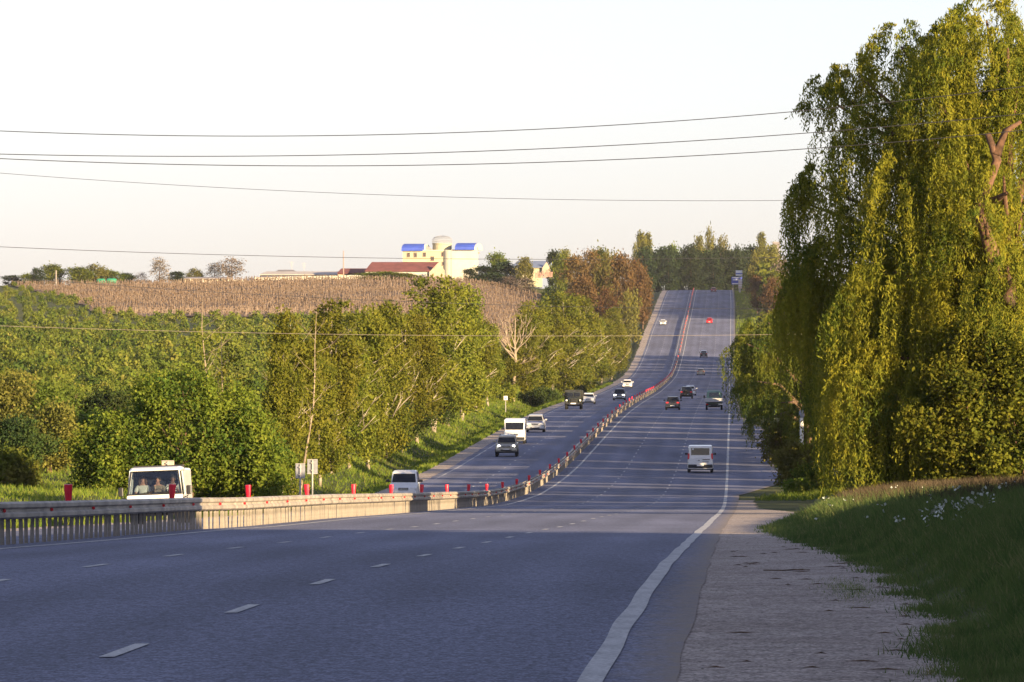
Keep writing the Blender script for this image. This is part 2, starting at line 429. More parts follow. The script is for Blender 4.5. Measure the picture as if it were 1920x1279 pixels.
M['plate'] = mat('number_plate', (.72, .72, .70), .5)
def paint(name, c, rough=.28): return mat(name, c, rough, var=.04, scale=3, coat=.5)
M['white'] = paint('white_car_paint', (.74, .74, .72))
M['silver'] = mat('silver_car_paint', (.50, .51, .52), .32, .35, coat=.5)
M['beige'] = paint('beige_car_paint', (.42, .36, .26))
M['gold'] = mat('pale_gold_car_paint', (.40, .37, .29), .32, .3, coat=.5)
M['darkblue'] = paint('dark_blue_car_paint', (.022, .024, .032))
M['blackp'] = paint('black_car_paint', (.014, .014, .016))
M['redp'] = paint('red_car_paint', (.50, .015, .025))
M['pink'] = paint('maroon_car_paint', (.20, .07, .08))
M['greenp'] = paint('green_truck_paint', (.19, .33, .27))
M['army'] = mat('dark_green_truck_paint', (.020, .024, .016), .5, var=.3)

# ------------------------------------------------------------------ ground, road, shoulders, field
def dsteps(a, b, lo, hi, ref=400):
    out = [a]
    while out[-1] < b: out.append(out[-1] + lo + (hi - lo) * min(1, max(0, out[-1]) / ref / 4))
    return np.array(out)
_us = np.concatenate([[-900, -600, -420, -320, -250, -210], np.arange(-180, -60, 5), np.arange(-60, -34, 2.5), np.arange(-34, -22, .75),
                      [-21.6, -20, -12, -4, 0.4, 1.2, 1.7], np.arange(2.1, 10, .4), np.arange(10, 18, 1.0), [20, 24, 30, 40, 55, 75, 100, 150, 220, 320, 450, 700]])
_ds = dsteps(-120, 3400, 1.5, 14, 500)
_ds = np.concatenate([[-700, -400, -250, -180], _ds, [3800, 4500, 5500]])
DD, UU = np.meshgrid(_ds, _us, indexing='ij')
XX = UU + xr(DD)
ZZ = gz(XX, DD)
# small unevenness away from the road
wob = np.clip((np.abs(UU + 10) - 13) / 4, 0, 1)
ZZ = ZZ + wob * (.10 * vnoise(XX, DD, 1.3, 1.) + .05 * vnoise(XX, DD, .5, 4.))
ground = link('ground', grid_mesh('ground', np.stack([XX, DD, ZZ], -1), M['ground']))
tag(ground, kind='structure')

def strip(name, u0, u1, d0, d1, lift, m, step=3.0, parent=None, nu=2, base=road_z):
    ds = np.arange(d0, d1 + .01, step)
    t = np.linspace(0, 1, nu)
    A = u0(ds) if callable(u0) else np.full_like(ds, u0); B = u1(ds) if callable(u1) else np.full_like(ds, u1)
    Ug = A[:, None] * (1 - t) + B[:, None] * t
    Dg = np.repeat(ds[:, None], nu, 1)
    X = Ug + xr(Dg)
    Z = base(Ug, Dg) + lift
    return link(name, grid_mesh(name, np.stack([X, Dg, Z], -1), m), parent)
def edge_r(d):   # right edge of the tarmac: narrow margin, then the lay-by beyond the willow
    e = np.interp(d, [-120, 45, 170, 300, 400, 440, 620, 720, 2400], [.62, .60, .5, .6, .8, 3.3, 4.2, 1.2, 1.1])
    return e + .015 * vnoise(d, d * .3, 1.1, 3.) + .03 * vnoise(d, d * .3, 5, 1.)
def edge_l(d):
    return -20.95 + .08 * vnoise(d, d * .2, 3, 7.)
_rd = np.arange(-120, 2420, 2.0)
cols = [edge_l(_rd)] + [np.full_like(_rd, q) for q in (-18, -15, -12.6, -8, -4, 0)] + [edge_r(_rd)]
Ug = np.stack(cols, 1); Dg = np.repeat(_rd[:, None], Ug.shape[1], 1)
road = link('road', grid_mesh('road', np.stack([Ug + xr(Dg), Dg, road_z(Ug, Dg) + .002], -1), M['asphalt']))
at_ = road.data.attributes.new('across', 'FLOAT', 'POINT'); at_.data.foreach_set('value', Ug.astype(np.float32).ravel())
mg_ = road.data.attributes.new('margin', 'FLOAT', 'POINT'); mg_.data.foreach_set('value', (Ug - edge_r(Dg) + .6).astype(np.float32).ravel())
tag(road, kind='structure')
# gravel shoulder on the right, with a ragged grass edge
def grav_edge(d):
    e = np.interp(d, [-120, 45, 62, 72, 110, 140, 165, 185, 240, 262, 300, 2400], [2.5, 2.55, 2.9, 3.0, 2.55, 2.0, 1.75, 2.2, 3.4, 3.0, 1.6, 1.6])
    return e + .16 * vnoise(d, d * .2, 1.6, 6.) + .10 * vnoise(d, d * .5, .6, 2.)
def shoulder_z(u, d):
    return road_z(np.clip(u, -21, 1), d) - .012 + np.where(u > 1, 0, 0)
gravel = strip('gravel_shoulder', lambda d: edge_r(d) * 0 + .35, grav_edge, -60, 372, 0, M['gravel'], .8, nu=7,
      base=lambda u, d: np.maximum(road_z(np.clip(u, -21, 1), d) - .003, gz(u + xr(d), d) + .012) - np.clip(.8 - u, 0, .5) * .006)
tag(gravel, kind='structure')
gl = strip('gravel_shoulder', -20.4, lambda d: -22.6 + .25 * vnoise(d, d * .3, 4, 5.), 150, 2300, 0, M['gravel'], 4, nu=4,
      base=lambda u, d: road_z(np.clip(u, -21, 1), d) - .01 - np.clip(u + 20.9, 0, 1) * .02)
tag(gl, kind='structure')
# side road that leaves on the right behind the willow, with kerbs round the grass islands
def sideroad():
    b = MB()
    for (d0, d1, ua, ub) in ((446, 488, 2.5, 18),):
        n = 12
        rg = []
        for i in range(n + 1):
            u = ua + (ub - ua) * i / n
            rg.append([(float(xr(d)) + u, d, max(float(road_z(1, d)), float(gz(xr(d) + u, d))) + .02) for d in (d0, (d0 + d1) / 2, d1)])
        b.loft(rg, cap=False, closed=False)
    o = b.build('side_road', M['asphalt']); tag(o, kind='structure')
sideroad()
M['kerb'] = mat('pale_kerb_concrete', (.52, .51, .49), .85, var=.2, scale=3)
def kerb(name, pts, label):
    root = empty(name, (0, 0, 0)); tag(root, label, 'kerb')
    base = None
    for i in range(len(pts) - 1):
        a, c = pts[i], pts[i + 1]
        L = math.hypot(c[0] - a[0], c[1] - a[1]); n = max(1, int(L / 1.5))
        for k in range(n):
            t0, t1 = (k + .02) / n, (k + .98) / n
            b = MB(); rings = []
            for t in (t0, t1):
                u = a[0] + (c[0] - a[0]) * t; d = a[1] + (c[1] - a[1]) * t
                p = Vector((float(xr(d)) + u, d, float(road_z(1, d)) - .1))
                nx = Vector((c[1] - a[1], -(c[0] - a[0]), 0)).normalized() * .09
                rings.append([tuple(p - nx), tuple(p + nx), tuple(p + nx + Vector((0, 0, .24))), tuple(p - nx + Vector((0, 0, .24)))])
            b.loft(rings)
            b.build('kerb_stone', M['kerb'], root)
    return root
kerb('kerb', [(4.0, 441), (8.0, 447)], 'low pale kerb slanting beside the near grass island under the willow')
kerb('kerb', [(3.2, 489), (7.5, 489.6)], 'low pale kerb across the foot of the far grass island in the lay-by')
kerb('kerb', [(3.9, 545), (4.2, 610)], 'long pale kerb along the lay-by edge beyond the side turning')

# painted lines
for (u, w, d0, d1) in ((0, .18, -60, 2300), (-11.25, .17, -60, 2300), (-20.35, .2, 150, 2300), (-13.05, .14, 150, 2300)):
    jj = (lambda d, u=u: u - w / 2 + .016 * vnoise(d, d * .4, 4.2, u)) ; kk = (lambda d, u=u: u + w / 2 + .016 * vnoise(d, d * .4, 4.2, u + .4))
    strip('edge_line', jj, kk, d0, d1, .009, M['paint'], 1.5, parent=road)
rest = []
def dashq(u, d):
    w = .06
    return [(float(xr(d + o)) + u + s * w, d + o, float(road_z(u, d + o)) + .009) for (s, o) in ((-1, -1.5), (1, -1.5), (1, 1.5), (-1, 1.5))]
for u, dmax in ((-3.75, 1240), (-7.5, 1240), (-16.7, 1450)):
    d = 51.6 - 12 * 3 if u > -12 else 247.
    while d < 2290:
        q = dashq(u, d)
        if 30 < d < dmax:
            b = MB(); b.add(q, [(0, 1, 2, 3)]); b.build('lane_dash', M['paint'], road)
        else: rest += q
        d += 12.04
o = link('far_lane_dashes', arr_mesh('far_lane_dashes', rest, 4, M['paint']), road); tag(o, kind='stuff')

# brown vineyard slope on the left
def field():
    nd, nx = 90, 60
    ds = np.linspace(1470, 1915, nd)
    rows = []
    for d in ds:
        t = (d - 1470) / 445
        xl = np.interp(t, [0, .1, .5, 1], [255, 185, 120, 10]); xrr = np.interp(t, [0, 1], [1012, 1018])
        x = np.linspace(xl, xrr, nx)
        X = (x - 960) * d / FPX
        rows.append(np.stack([X, np.full_like(X, d), gz(X, np.full_like(X, d)) + .25 + .15 * vnoise(X, d * np.ones_like(X), 6, 2)], -1))
    o = link('vineyard_field', grid_mesh('vineyard_field', np.array(rows), M['soil'])); tag(o, kind='structure')
field()

# ------------------------------------------------------------------ crash barrier along the middle
UB = -12.1
def barrier():
    root = empty('crash_barrier', on_road(UB, 60))
    tag(root, 'long steel crash barrier on close posts down the middle of the road', 'crash barrier')
    o0 = Vector(root.location)
    prof = [(.0, .72), (.03, .735), (.085, .70), (.085, .635), (.035, .60), (.035, .56), (.085, .525), (.085, .46), (.03, .425), (.0, .44)]
    prof = [(a, h + .03) for a, h in prof]
    def rail_pts(d, side):
        c = on_road(UB, d) - o0
        return [(c.x + side * (.07 + a), c.y, c.z + h) for a, h in prof]
    def rail(name, d0, d1, side, n, lap=0.0):
        b = MB()
        rings = []
        for i in range(n + 1):
            d = d0 + (d1 - d0) * i / n
            r = rail_pts(d, side)
            rings.append([(x + side * lap, y, z) for x, y, z in r])
        b.loft(rings, cap=False, closed=False)
        o = b.build(name, M['galv'], root, smooth=False)
        return o
    d = 60.0; k = 0
    while d < 2220:
        if k < 260: rail('rail_panel', d, d + 8.05, 1, 2, .004 * (k % 2)); d += 8
        else:
            rail('far_rail', d, 2240, 1, 60); break
        k += 1
    rail('back_rail', 60, 2240, -1, 400)
    # posts: channel section, two plates and a cap
    pb = MB()
    pb.box((0, 0, .33), (.055, .012, .78)); pb.box((-.028, .045, .33), (.010, .09, .78)); pb.box((.028, .045, .33), (.010, .09, .78)); pb.box((0, .0, .62), (.12, .05, .10))
    pm = pb.mesh('post', M['postm'])
    ds = np.arange(104, 404, 1.0)
    for d in ds:
        o = link('post', pm, root, on_road(UB, d) - o0 + Vector((random.uniform(-.012, .012), random.uniform(-.05, .05), -.02 + random.uniform(-.03, .0))))
        o.rotation_euler = (random.uniform(-.03, .03), random.uniform(-.03, .03), random.uniform(-.1, .1))
    bm = MB()
    for d in np.concatenate([np.arange(60, 104, 1.0), np.arange(404, 2238, 1.0)]):
        c = on_road(UB, float(d)) - o0
        bm.box((c.x, c.y, c.z + .33), (.07, .09, .78))
    tag(bm.build('far_posts', M['postm'], root), kind='stuff')
    rb = MB(); rb.box((0, 0, 0), (.02, .05, .065)); rb.box((.0, .0, 0), (.06, .012, .05))
    rm = rb.mesh('reflector', M['redref'])
    d = 109.1
    while d < 2200:
        link('reflector', rm, root, on_road(UB, d) - o0 + Vector((.145, 0, .61))); d += 8.0
    # red marker cups on top of the beam
    cb = MB()
    rings = []
    for z, w, t in ((0, .055, .035), (.02, .06, .04), (.16, .075, .05), (.31, .085, .055), (.33, .08, .05)):
        rings.append([(w * math.cos(2 * math.pi * k / 12), t * math.sin(2 * math.pi * k / 12), z) for k in range(12)])
    cb.loft(rings)
    cm = cb.mesh('marker_cup', M['red'])
    k = 0
    d = 129.6 - 23.3 * 2
    while d < 2230:
        o = link('marker_cup', cm, root, on_road(UB, d) - o0 + Vector((0, 0, .755)))
        o.rotation_euler = (random.uniform(-.06, .06), random.uniform(-.08, .08), random.uniform(-.3, .3)); d += 23.3
    # cross ties on top
    tb = MB()
    for d in np.arange(61, 2236, 4.0):
        c = on_road(UB, float(d)) - o0
        tb.box((c.x, c.y, c.z + .60), (.16, .06, .10))
    tag(tb.build('spacer_blocks', M['galv'], root), kind='stuff')
random.seed(4)
barrier()

# ------------------------------------------------------------------ vegetation
rng = np.random.default_rng(7)
def leaf_quads(c, size, aspect=.6, up=.4, rs=None, droop=0., outward=None):
    """c (n,3) leaf centres; returns (4n,3) diamond leaves"""
    g = rs or rng
    n = len(c)
    a = g.normal(size=(n, 3))
    if droop: a[:, 2] -= droop * 2
    a /= np.linalg.norm(a, axis=1, keepdims=True)
    q = g.normal(size=(n, 3)); q[:, 2] += up
    b = np.cross(a, q); b /= np.linalg.norm(b, axis=1, keepdims=True) + 1e-9
    s = size * g.uniform(.65, 1.35, size=(n, 1))
    L = a * s * .5; Wd = b * s * aspect * .5
    return np.stack([c - L, c - L * .1 + Wd, c + L, c - L * .1 - Wd], 1).reshape(-1, 3)
def blob_points(blobs, n, g, shell=.55, clump=.0, nclump=0):
    """points through a set of ellipsoids, thicker towards their surface; clump pulls them into twig bunches"""
    w = np.array([b[3] * b[4] * b[5] for b in blobs]) ** .8; w /= w.sum()
    idx = g.choice(len(blobs), n, p=w)
    B = np.array(blobs)[idx]
    v = g.normal(size=(n, 3)); v /= np.linalg.norm(v, axis=1, keepdims=True)
    r = g.uniform(0, 1, n) ** (1 / 3.) * (1 - shell) + shell * g.uniform(.72, 1.06, n)
    p = B[:, :3] + v * B[:, 3:6] * r[:, None]
    return p
def crown_pts(blobs, n, g, bunch=14, spread=.35, shell=.55):
    """leaves gathered in bunches so that gaps stay between them"""
    k = max(8, n // bunch)
    c = blob_points(blobs, k, g, shell)
    m = g.integers(0, k, n)
    return c[m] + g.normal(size=(n, 3)) * spread * np.array([1, 1, .8])
def crown_mesh(name, blobs, n, size, m, seed, bunch=14, spread=.35, shell=.55, aspect=.6, droop=0., zmin=None):
    g = np.random.default_rng(seed)
    p = crown_pts(blobs, n, g, bunch, spread, shell)
    if zmin is not None: p = p[p[:, 2] > zmin]
    return arr_mesh(name, leaf_quads(p, size, aspect, .4, g, droop), 4, m)
def rblobs(g, w, h, z0, k, squash=1.0):
    """an uneven crown of k lobes filling a box of half width w from z0 to h"""
    out = [(0, 0, z0 + (h - z0) * .5, w * .62, w * .62, (h - z0) * .46)]
    for i in range(k):
        t = g.uniform(.08, .95)
        rr = w * math.sqrt(max(.05, 1 - (2 * t - .9) ** 2)) * g.uniform(.45, .85)
        a = g.uniform(0, 2 * math.pi)
        s = w * g.uniform(.22, .42)
        out.append((rr * math.cos(a), rr * math.sin(a), min(z0 + (h - z0) * t, h - s * .8), s, s, s * g.uniform(.7, 1.1) * squash))
    return out
def limb_tree(b, g, h, r0, nl, spread, z0=.25, lean=0.0, n=7, mi=0, sub=2, top=.92):
    """tapered bent trunk with limbs; returns limb ends"""
    ends = []
    pts = []; x = y = 0
    for i in range(7):
        t = i / 6
        pts.append((x + lean * t * h, y, h * top * t)); x += g.uniform(-.03, .03) * h * .5; y += g.uniform(-.03, .03) * h * .5
    pts[0] = (0, 0, -.3)
    b.tube(pts, [r0 * (1.15 if i == 0 else (1 - .85 * i / 6)) for i in range(7)], n, mi)
    for k in range(nl):
        t = z0 + (1 - z0) * (k + g.uniform(0, .8)) / nl * .9
        i = min(5, int(t * 6)); f = t * 6 - i
        p = Vector(pts[i]).lerp(Vector(pts[i + 1]), f)
        a = g.uniform(0, 2 * math.pi); L = spread * (1.15 - t * .75) * g.uniform(.7, 1.15)
        d = Vector((math.cos(a), math.sin(a), g.uniform(.35, 1.0))).normalized()
        q1 = p + d * L * .5; q2 = p + d * L + Vector((0, 0, L * g.uniform(-.05, .25)))
        rr = r0 * (1 - .85 * t) * .5
        b.tube([p, q1, q2], [rr, rr * .65, rr * .2], 5, mi); ends.append(q2)
        for s in range(sub):
            e = q1.lerp(q2, g.uniform(0, .7)); v = Vector((d.x + g.uniform(-.8, .8), d.y + g.uniform(-.8, .8), d.z + g.uniform(-.1, .5))).normalized()
            b.tube([e, e + v * L * .25, e + v * L * .45], [rr * .4, rr * .25, rr * .08], 4, mi)
    return ends
def tree_of(name, trunk_me, crown_me, loc, rz, sc, label, cat='tree', group=None, crown='crown'):
    r = empty(name, loc); r.rotation_euler = (0, 0, rz); r.scale = sc if hasattr(sc, '__len__') else (sc, sc, sc)
    tag(r, label, cat, group)
    if trunk_me is not None: link('trunk', trunk_me, r)
    link(crown, crown_me, r)
    return r

# --- the big weeping willow by the shoulder, built bough by bough (d about 250 m)
def willow(loc, boughs, m, seed, leaf=.165, wid=.28, per=26., dens=1.0, trunks=(), name='weeping_willow', label='', barkm='bark_red'):
    g = np.random.default_rng(seed)
    root = empty(name, loc); tag(root, label, 'tree')
    tb = MB()
    for pts, rad in trunks: tb.tube([tuple(Vector(p) - Vector(loc)) for p in pts], rad, 9)
    cen = []
    allp = []; alld = []
    for (cx, cy, ct, rx, ry, cap, bot, ns) in boughs:     # centre, top height, radii, dome depth, bottom height, strand count
        ns = int(ns * dens)
        nc = max(4, ns // 6)                                   # strands hang in bunches
        ca = g.uniform(0, 2 * math.pi, nc); cr = np.sqrt(g.uniform(0, 1, nc)); ci = g.integers(0, nc, ns)
        px_ = cr[ci] * np.cos(ca[ci]) + g.normal(0, .05, ns); py_ = cr[ci] * np.sin(ca[ci]) + g.normal(0, .05, ns)
        a = np.arctan2(py_, px_); rr = np.minimum(1.08, np.hypot(px_, py_))
        sx = cx + rx * px_; sy = cy + ry * py_
        sz = ct - cap * rr ** 2 + (g.uniform(-.4, .4, nc))[ci] + g.uniform(-.12, .12, ns)
        out = np.stack([np.cos(a), np.sin(a)], 1) * (.25 + .5 * rr[:, None])
        full = np.clip(sz - bot, .4, None)
        L = full * np.clip(g.uniform(.4, 1.05, nc)[ci] + g.normal(0, .12, ns), .2, 1.1) * np.where(rr < .55, .55, 1.0)
        L = np.clip(L, .5, 7.5)
        n = np.maximum(8, (L * per).astype(int))
        idx = np.repeat(np.arange(ns), n)
        off = np.concatenate([np.arange(k) / k for k in n])
        t = off * L[idx]
        o = np.minimum(1.0, t / .9)
        sway = .22 * np.sin(t * .9 + idx) * np.minimum(1, t / 2)
        x = sx[idx] + out[idx, 0] * o * .9 + sway + g.normal(0, .06, len(idx))
        y = sy[idx] + out[idx, 1] * o * .9 + g.normal(0, .06, len(idx))
        z = sz[idx] - np.clip(t - .45 * o, 0, None) + .25 * np.sin(np.minimum(1, t / .9) * math.pi)
        allp.append(np.stack([x, y, z], 1) - np.array(loc))
        # bough limb from the trunk line
        tb_t = Vector(loc) + Vector((g.uniform(-.3, .3), g.uniform(-.3, .3), min(max(2.5, (ct - loc[2]) * .55), 9)))
        e = Vector((cx, cy, ct - .6))
        mid = tb_t.lerp(e, .55) + Vector((0, 0, .8))
        tb.tube([tuple(tb_t - Vector(loc)), tuple(mid - Vector(loc)), tuple(e - Vector(loc))], [.22, .13, .04], 6)
    p = np.concatenate(allp)
    me = arr_mesh('crown', leaf_quads(p, leaf, wid, .2, g, .8), 4, m)
    tb.build('trunk', M[barkm], root, True)
    link('crown', me, root)
    return root
def wb(x, ytop, rpx, ybot, d, n, cap=1.6):
    p = P(x, ytop, d); q = P(x, ybot, d); r = rpx * d / FPX
    return (p.x, p.y, p.z, r, r, cap, q.z, n)
DW = 250.0
wl = G(1890, DW)
boughs = [wb(1850, 8, 120, 300, 251, 330, 2.2), wb(1790, 30, 60, 260, 247, 140, 1.8), wb(1690, 58, 75, 300, 252, 210, 1.8), wb(1610, 112, 50, 300, 250, 120, 1.4), wb(1566, 140, 30, 280, 252, 50, .8),
          wb(1650, 200, 90, 560, 247, 260, 2.0), wb(1570, 235, 40, 420, 252, 80, 1.4), wb(1535, 318, 40, 590, 252, 120, 1.2), wb(1600, 400, 80, 760, 250, 260, 2.0), wb(1525, 455, 40, 720, 253, 130, 1.4),
          wb(1760, 230, 120, 640, 246, 330, 2.4), wb(1890, 150, 130, 520, 253, 330, 2.5), wb(1760, 400, 110, 820, 245, 300, 2.5), wb(1680, 480, 110, 900, 244, 320, 2.2),
          wb(1632, 600, 80, 945, 246, 330, 1.8), wb(1660, 640, 95, 950, 243, 330, 1.8), wb(1745, 690, 70, 940, 242, 170, 1.8), wb(1582, 560, 36, 930, 251, 160, 1.5),
          wb(1990, 40, 130, 450, 254, 260, 2.4), wb(2080, 200, 130, 700, 252, 220, 2.4), wb(1930, 320, 120, 700, 256, 200, 2.4),
          wb(1800, 60, 90, 330, 245, 230, 2.0), wb(1890, 60, 80, 260, 244, 200, 2.0), wb(1800, 250, 60, 560, 243, 130, 1.6), wb(1915, 380, 50, 560, 244, 90, 1.4), wb(1885, 590, 70, 800, 244, 160, 1.6), wb(1800, 430, 50, 640, 243, 110, 1.4),
          wb(1910, 120, 60, 420, 246, 160, 1.6), wb(1902, 470, 60, 800, 245, 160, 1.6), wb(1850, 560, 55, 800, 243, 140, 1.4), wb(1760, 120, 60, 420, 245, 160, 1.6), wb(1690, 300, 60, 640, 244, 160, 1.6),
          wb(1512, 500, 38, 750, 252, 170, 1.4), wb(1505, 350, 26, 520, 253, 70, .9), wb(1545, 150, 30, 260, 251, 60, .8), wb(1882, 300, 36, 440, 239.5, 40, .8), wb(1890, 470, 50, 690, 239.5, 120, 1.2), wb(1845, 380, 30, 520, 239.5, 40, .8)]
tr = [([P(1905, 900, 251), P(1893, 700, 251), P(1897, 565, 244), P(1862, 480, 242.5), P(1834, 395, 242), P(1870, 300, 242), P(1852, 250, 242)], [.55, .45, .36, .28, .20, .17, .11]),
      ([P(1868, 290, 242), P(1886, 245, 242), P(1915, 228, 242)], [.2, .12, .06]),
      ([P(1897, 570, 244), P(1880, 548, 242), P(1905, 522, 241)], [.3, .24, .1]),
      ([P(1838, 385, 243.5), P(1866, 375, 242), P(1888, 362, 241)], [.2, .14, .07]),
      ([P(1893, 700, 251), P(1870, 640, 247), P(1855, 590, 246)], [.3, .2, .1])]
willow(wl, boughs, M['willow'], 11, trunks=tr, per=18., label='towering weeping willow with curtains of yellow green leaves beside the gravel shoulder')
# lower willow leaning over the road edge behind it
DV = 505.0
vl = G(1520, DV)
b2 = [wb(1400, 630, 40, 770, 503, 120, 1.6), wb(1385, 650, 26, 760, 505, 60, 1.2), wb(1440, 590, 55, 800, 505, 230, 2.0), wb(1490, 570, 55, 800, 507, 200, 2.0), wb(1420, 700, 40, 800, 501, 120, 1.2), wb(1465, 740, 50, 850, 499, 150, 1.5), wb(1545, 580, 60, 850, 509, 120, 2.0), wb(1440, 770, 36, 830, 497, 80, 1.0)]
willow(vl, b2, M['willow2'], 12, leaf=.22, per=13., trunks=[([vl, P(1515, 780, 505), P(1490, 690, 505)], [.3, .22, .1])], barkm='bark', label='smaller dark willow overhanging the road edge behind the towering willow')
# broad-leaved bush in front of the willow foot
def bush_thing(name, x, d, w, h, m, n, leaf, label, seed, k=14, cat='bush', z0=.0, bunch=14, spread=.3, stems=5, barkm='bark', sx=1.0):
    g = np.random.default_rng(seed)
    loc = G(x, d)
    root = empty(name, loc); tag(root, label, cat)
    b = MB()
    for i in range(stems):
        a = g.uniform(0, 2 * math.pi); e = Vector((math.cos(a) * w * .5, math.sin(a) * w * .5, h * g.uniform(.5, .85)))
        b.tube([(g.uniform(-.2, .2), g.uniform(-.2, .2), -.2), tuple(e * .5 + Vector((g.uniform(-.2, .2), 0, .2))), tuple(e)], [.09 * h / 4, .06 * h / 4, .02], 5)
    b.build('stem', M[barkm], root)
    link('foliage', crown_mesh('foliage', rblobs(g, w, h, z0, k), n, leaf, m, seed, bunch, spread, zmin=-.1), root)
    return root
bush_thing('leafy_bush', 1828, 241, 2.5, 6.0, M['broad'], 26000, .17, 'tall round leafed bush glowing yellow green at the foot of the towering willow', 21, 18, z0=.3, spread=.22, stems=7, barkm='bark_red')
bush_thing('leafy_bush', 1935, 240, 2.4, 5.6, M['broad'], 16000, .17, 'leafy bush cut by the picture edge below the brown willow trunk', 22, 14, z0=.2, spread=.22, barkm='bark_red')
bush_thing('leafy_bush', 1700, 246, 1.6, 2.6, M['broad'], 6000, .16, 'low bush under the hanging willow strands at the top of the bank', 23, 10, spread=.2)
bush_thing('leafy_bush', 1468, 512, 2.4, 3.4, M['olive'], 7000, .22, 'low olive bush on the grass island in front of the smaller dark willow', 24, 10, spread=.25)
bush_thing('leafy_bush', 1492, 438, 1.5, 2.9, M['olive'], 7000, .2, 'yellow green bush that hides the foot of the whitewashed post', 27, 10, spread=.22)
bush_thing('leafy_bush', 950, 838, 1.7, 2.2, M['birch'], 4000, .3, 'small bush round the foot of the bleached half dead tree', 28, 9, spread=.25)
bush_thing('leafy_bush', 1520, 402, 1.6, 1.6, M['tree'], 5000, .2, 'dark green shrub beside the kerb at the near end of the lay-by', 25, 9, spread=.2)
bush_thing('leafy_bush', 1500, 395, 1.0, .9, M['grass'], 3000, .18, 'small clump of weeds on the road edge under the towering willow', 26, 8, spread=.15)

# --- trees and bushes on the left verge
BT = []; BC = []
for i in range(6):
    g = np.random.default_rng(40 + i)
    b = MB(); limb_tree(b, g, 10.4, .15, 14, 3.0, .18, g.uniform(-.02, .02), 7, 0, 2)
    if i in (1, 3): limb_tree(b, np.random.default_rng(140 + i), 8.5, .13, 7, 2.2, .3, .06, 6, 0, 2)
    BT.append(b.mesh('trunk', M['birch_bark'], True))
    bl = [(0, 0, 5.2, 1.4, 1.4, 4.4)]
    for k in range(20):
        t = g.uniform(.12, .97); rr = 2.35 * (1 - .62 * t) * (0.4 + min(.6, t * 2)) * g.uniform(.5, 1.0); a = g.uniform(0, 2 * math.pi); s = g.uniform(.5, .95)
        bl.append((rr * math.cos(a), rr * math.sin(a), (.5 if i % 2 else .1) + 9.3 * t, s, s, s * 1.5))
    BC.append(crown_mesh('crown', bl, 15500, .20, M['birch'], 60 + i, 26, .24, .5, .62, .35))
# base pixel x, distance, top pixel y, width factor
birch = [(528, 405, 640, .8), (545, 422, 585, 1.0), (600, 448, 655, .85), (622, 466, 575, 1.0), (655, 485, 600, 1.0), (690, 505, 585, .95), (722, 528, 562, .95), (752, 556, 590, 1.0), (782, 586, 575, 1.05),
         (812, 622, 530, 1.25), (838, 655, 522, 1.3), (866, 690, 545, 1.25), (893, 735, 575, 1.1), (915, 775, 610, 1.1), (985, 905, 580, 1.2), (1010, 960, 572, 1.3), (1035, 1020, 560, 1.35), (1060, 1080, 555, 1.4), (1084, 1150, 552, 1.4), (1105, 1230, 575, 1.3), (1128, 1310, 590, 1.3), (1146, 1390, 582, 1.2), (1163, 1460, 592, 1.0)]
bl_lab = 'pale barked tree'
for i, (x, d, yt, wf) in enumerate(birch):
    g = G(x, d); h = (float(P(x, yt, d).z) - g.z)
    s = h / 10.2
    k = i % 6
    if i == 0: lab = 'short pale trunked tree just behind the two grey signs'
    elif i < 14: lab = '%s pale barked roadside tree counting away from the two grey signs' % ORD[i]
    elif i < 22: lab = '%s green tree beyond the bleached half dead tree on the left verge' % ORD[i - 14]
    else: lab = 'last small green tree of the left verge row before the reddish grove'
    tree_of('roadside_tree', BT[k], BC[k], g, i * 1.7, (s * wf * .95, s * wf * .95, s), lab, 'tree', 'trees lining the left verge')
# the half dead tree with bare bleached limbs
def deadtree():
    g = np.random.default_rng(5)
    loc = G(962, 850); root = empty('half_dead_tree', loc); tag(root, 'half dead tree with bare bleached limbs fanning up above the left verge', 'tree')
    b = MB(); H = 11.0
    b.tube([(0, 0, -.3), (.1, 0, 2.5), (.35, 0, 5), (.2, .2, 7.5), (.3, .1, 10.6)], [.26, .21, .18, .12, .04], 8)
    for (z, dx, dz, r) in ((2.9, -1.1, .4, .07), (3.2, 3.0, .8, .10), (2.6, 2.4, 1.6, .09), (5.2, -2.6, 4.4, .14), (5.6, -1.7, 4.6, .12), (5.8, -3.1, 3.2, .10), (6.0, 1.6, 3.9, .12), (6.4, 2.5, 3.0, .10), (5.0, 2.9, 1.6, .1), (7.0, -.8, 3.4, .1), (7.0, 1.0, 3.2, .09), (4.6, 2.6, .9, .08), (6.6, -2.0, 2.2, .08)):
        p = Vector((.25, 0, z)); yy = g.uniform(-1, 1)
        b.tube([p, p + Vector((dx * .5, yy * .5, dz * .35)), p + Vector((dx * .8 + g.uniform(-.2, .2), yy, dz * .7)), p + Vector((dx, yy, dz))], [r * .8, r * .6, r * .35, r * .08], 6)
        for q in range(7):
            e = p + Vector((dx, yy, dz)) * g.uniform(.3, .95); v = Vector((dx * .25 + g.uniform(-.6, .6), g.uniform(-.5, .5), abs(dz) * .22 + g.uniform(.1, .7)))
            b.tube([e, e + v * .6, e + v + Vector((g.uniform(-.2, .2), 0, .1))], [r * .5, r * .3, r * .08], 4)
    b.build('trunk', M['dead_wood'], root)
    link('crown', crown_mesh('crown', [(1.6, .6, 3.4, 1.6, 1.2, 2.2), (-1.6, .6, 3.2, 1.6, 1.2, 2.2), (.2, 1.2, 5.6, 1.6, 1.0, 1.4), (-.2, -.9, 4.2, 1.2, .5, 1.0), (2.6, .8, 5.6, .9, .8, 1.4), (-2.4, .9, 6., .9, .8, 1.2)], 11000, .26, M['birch'], 77, 16, .3), root)
deadtree()
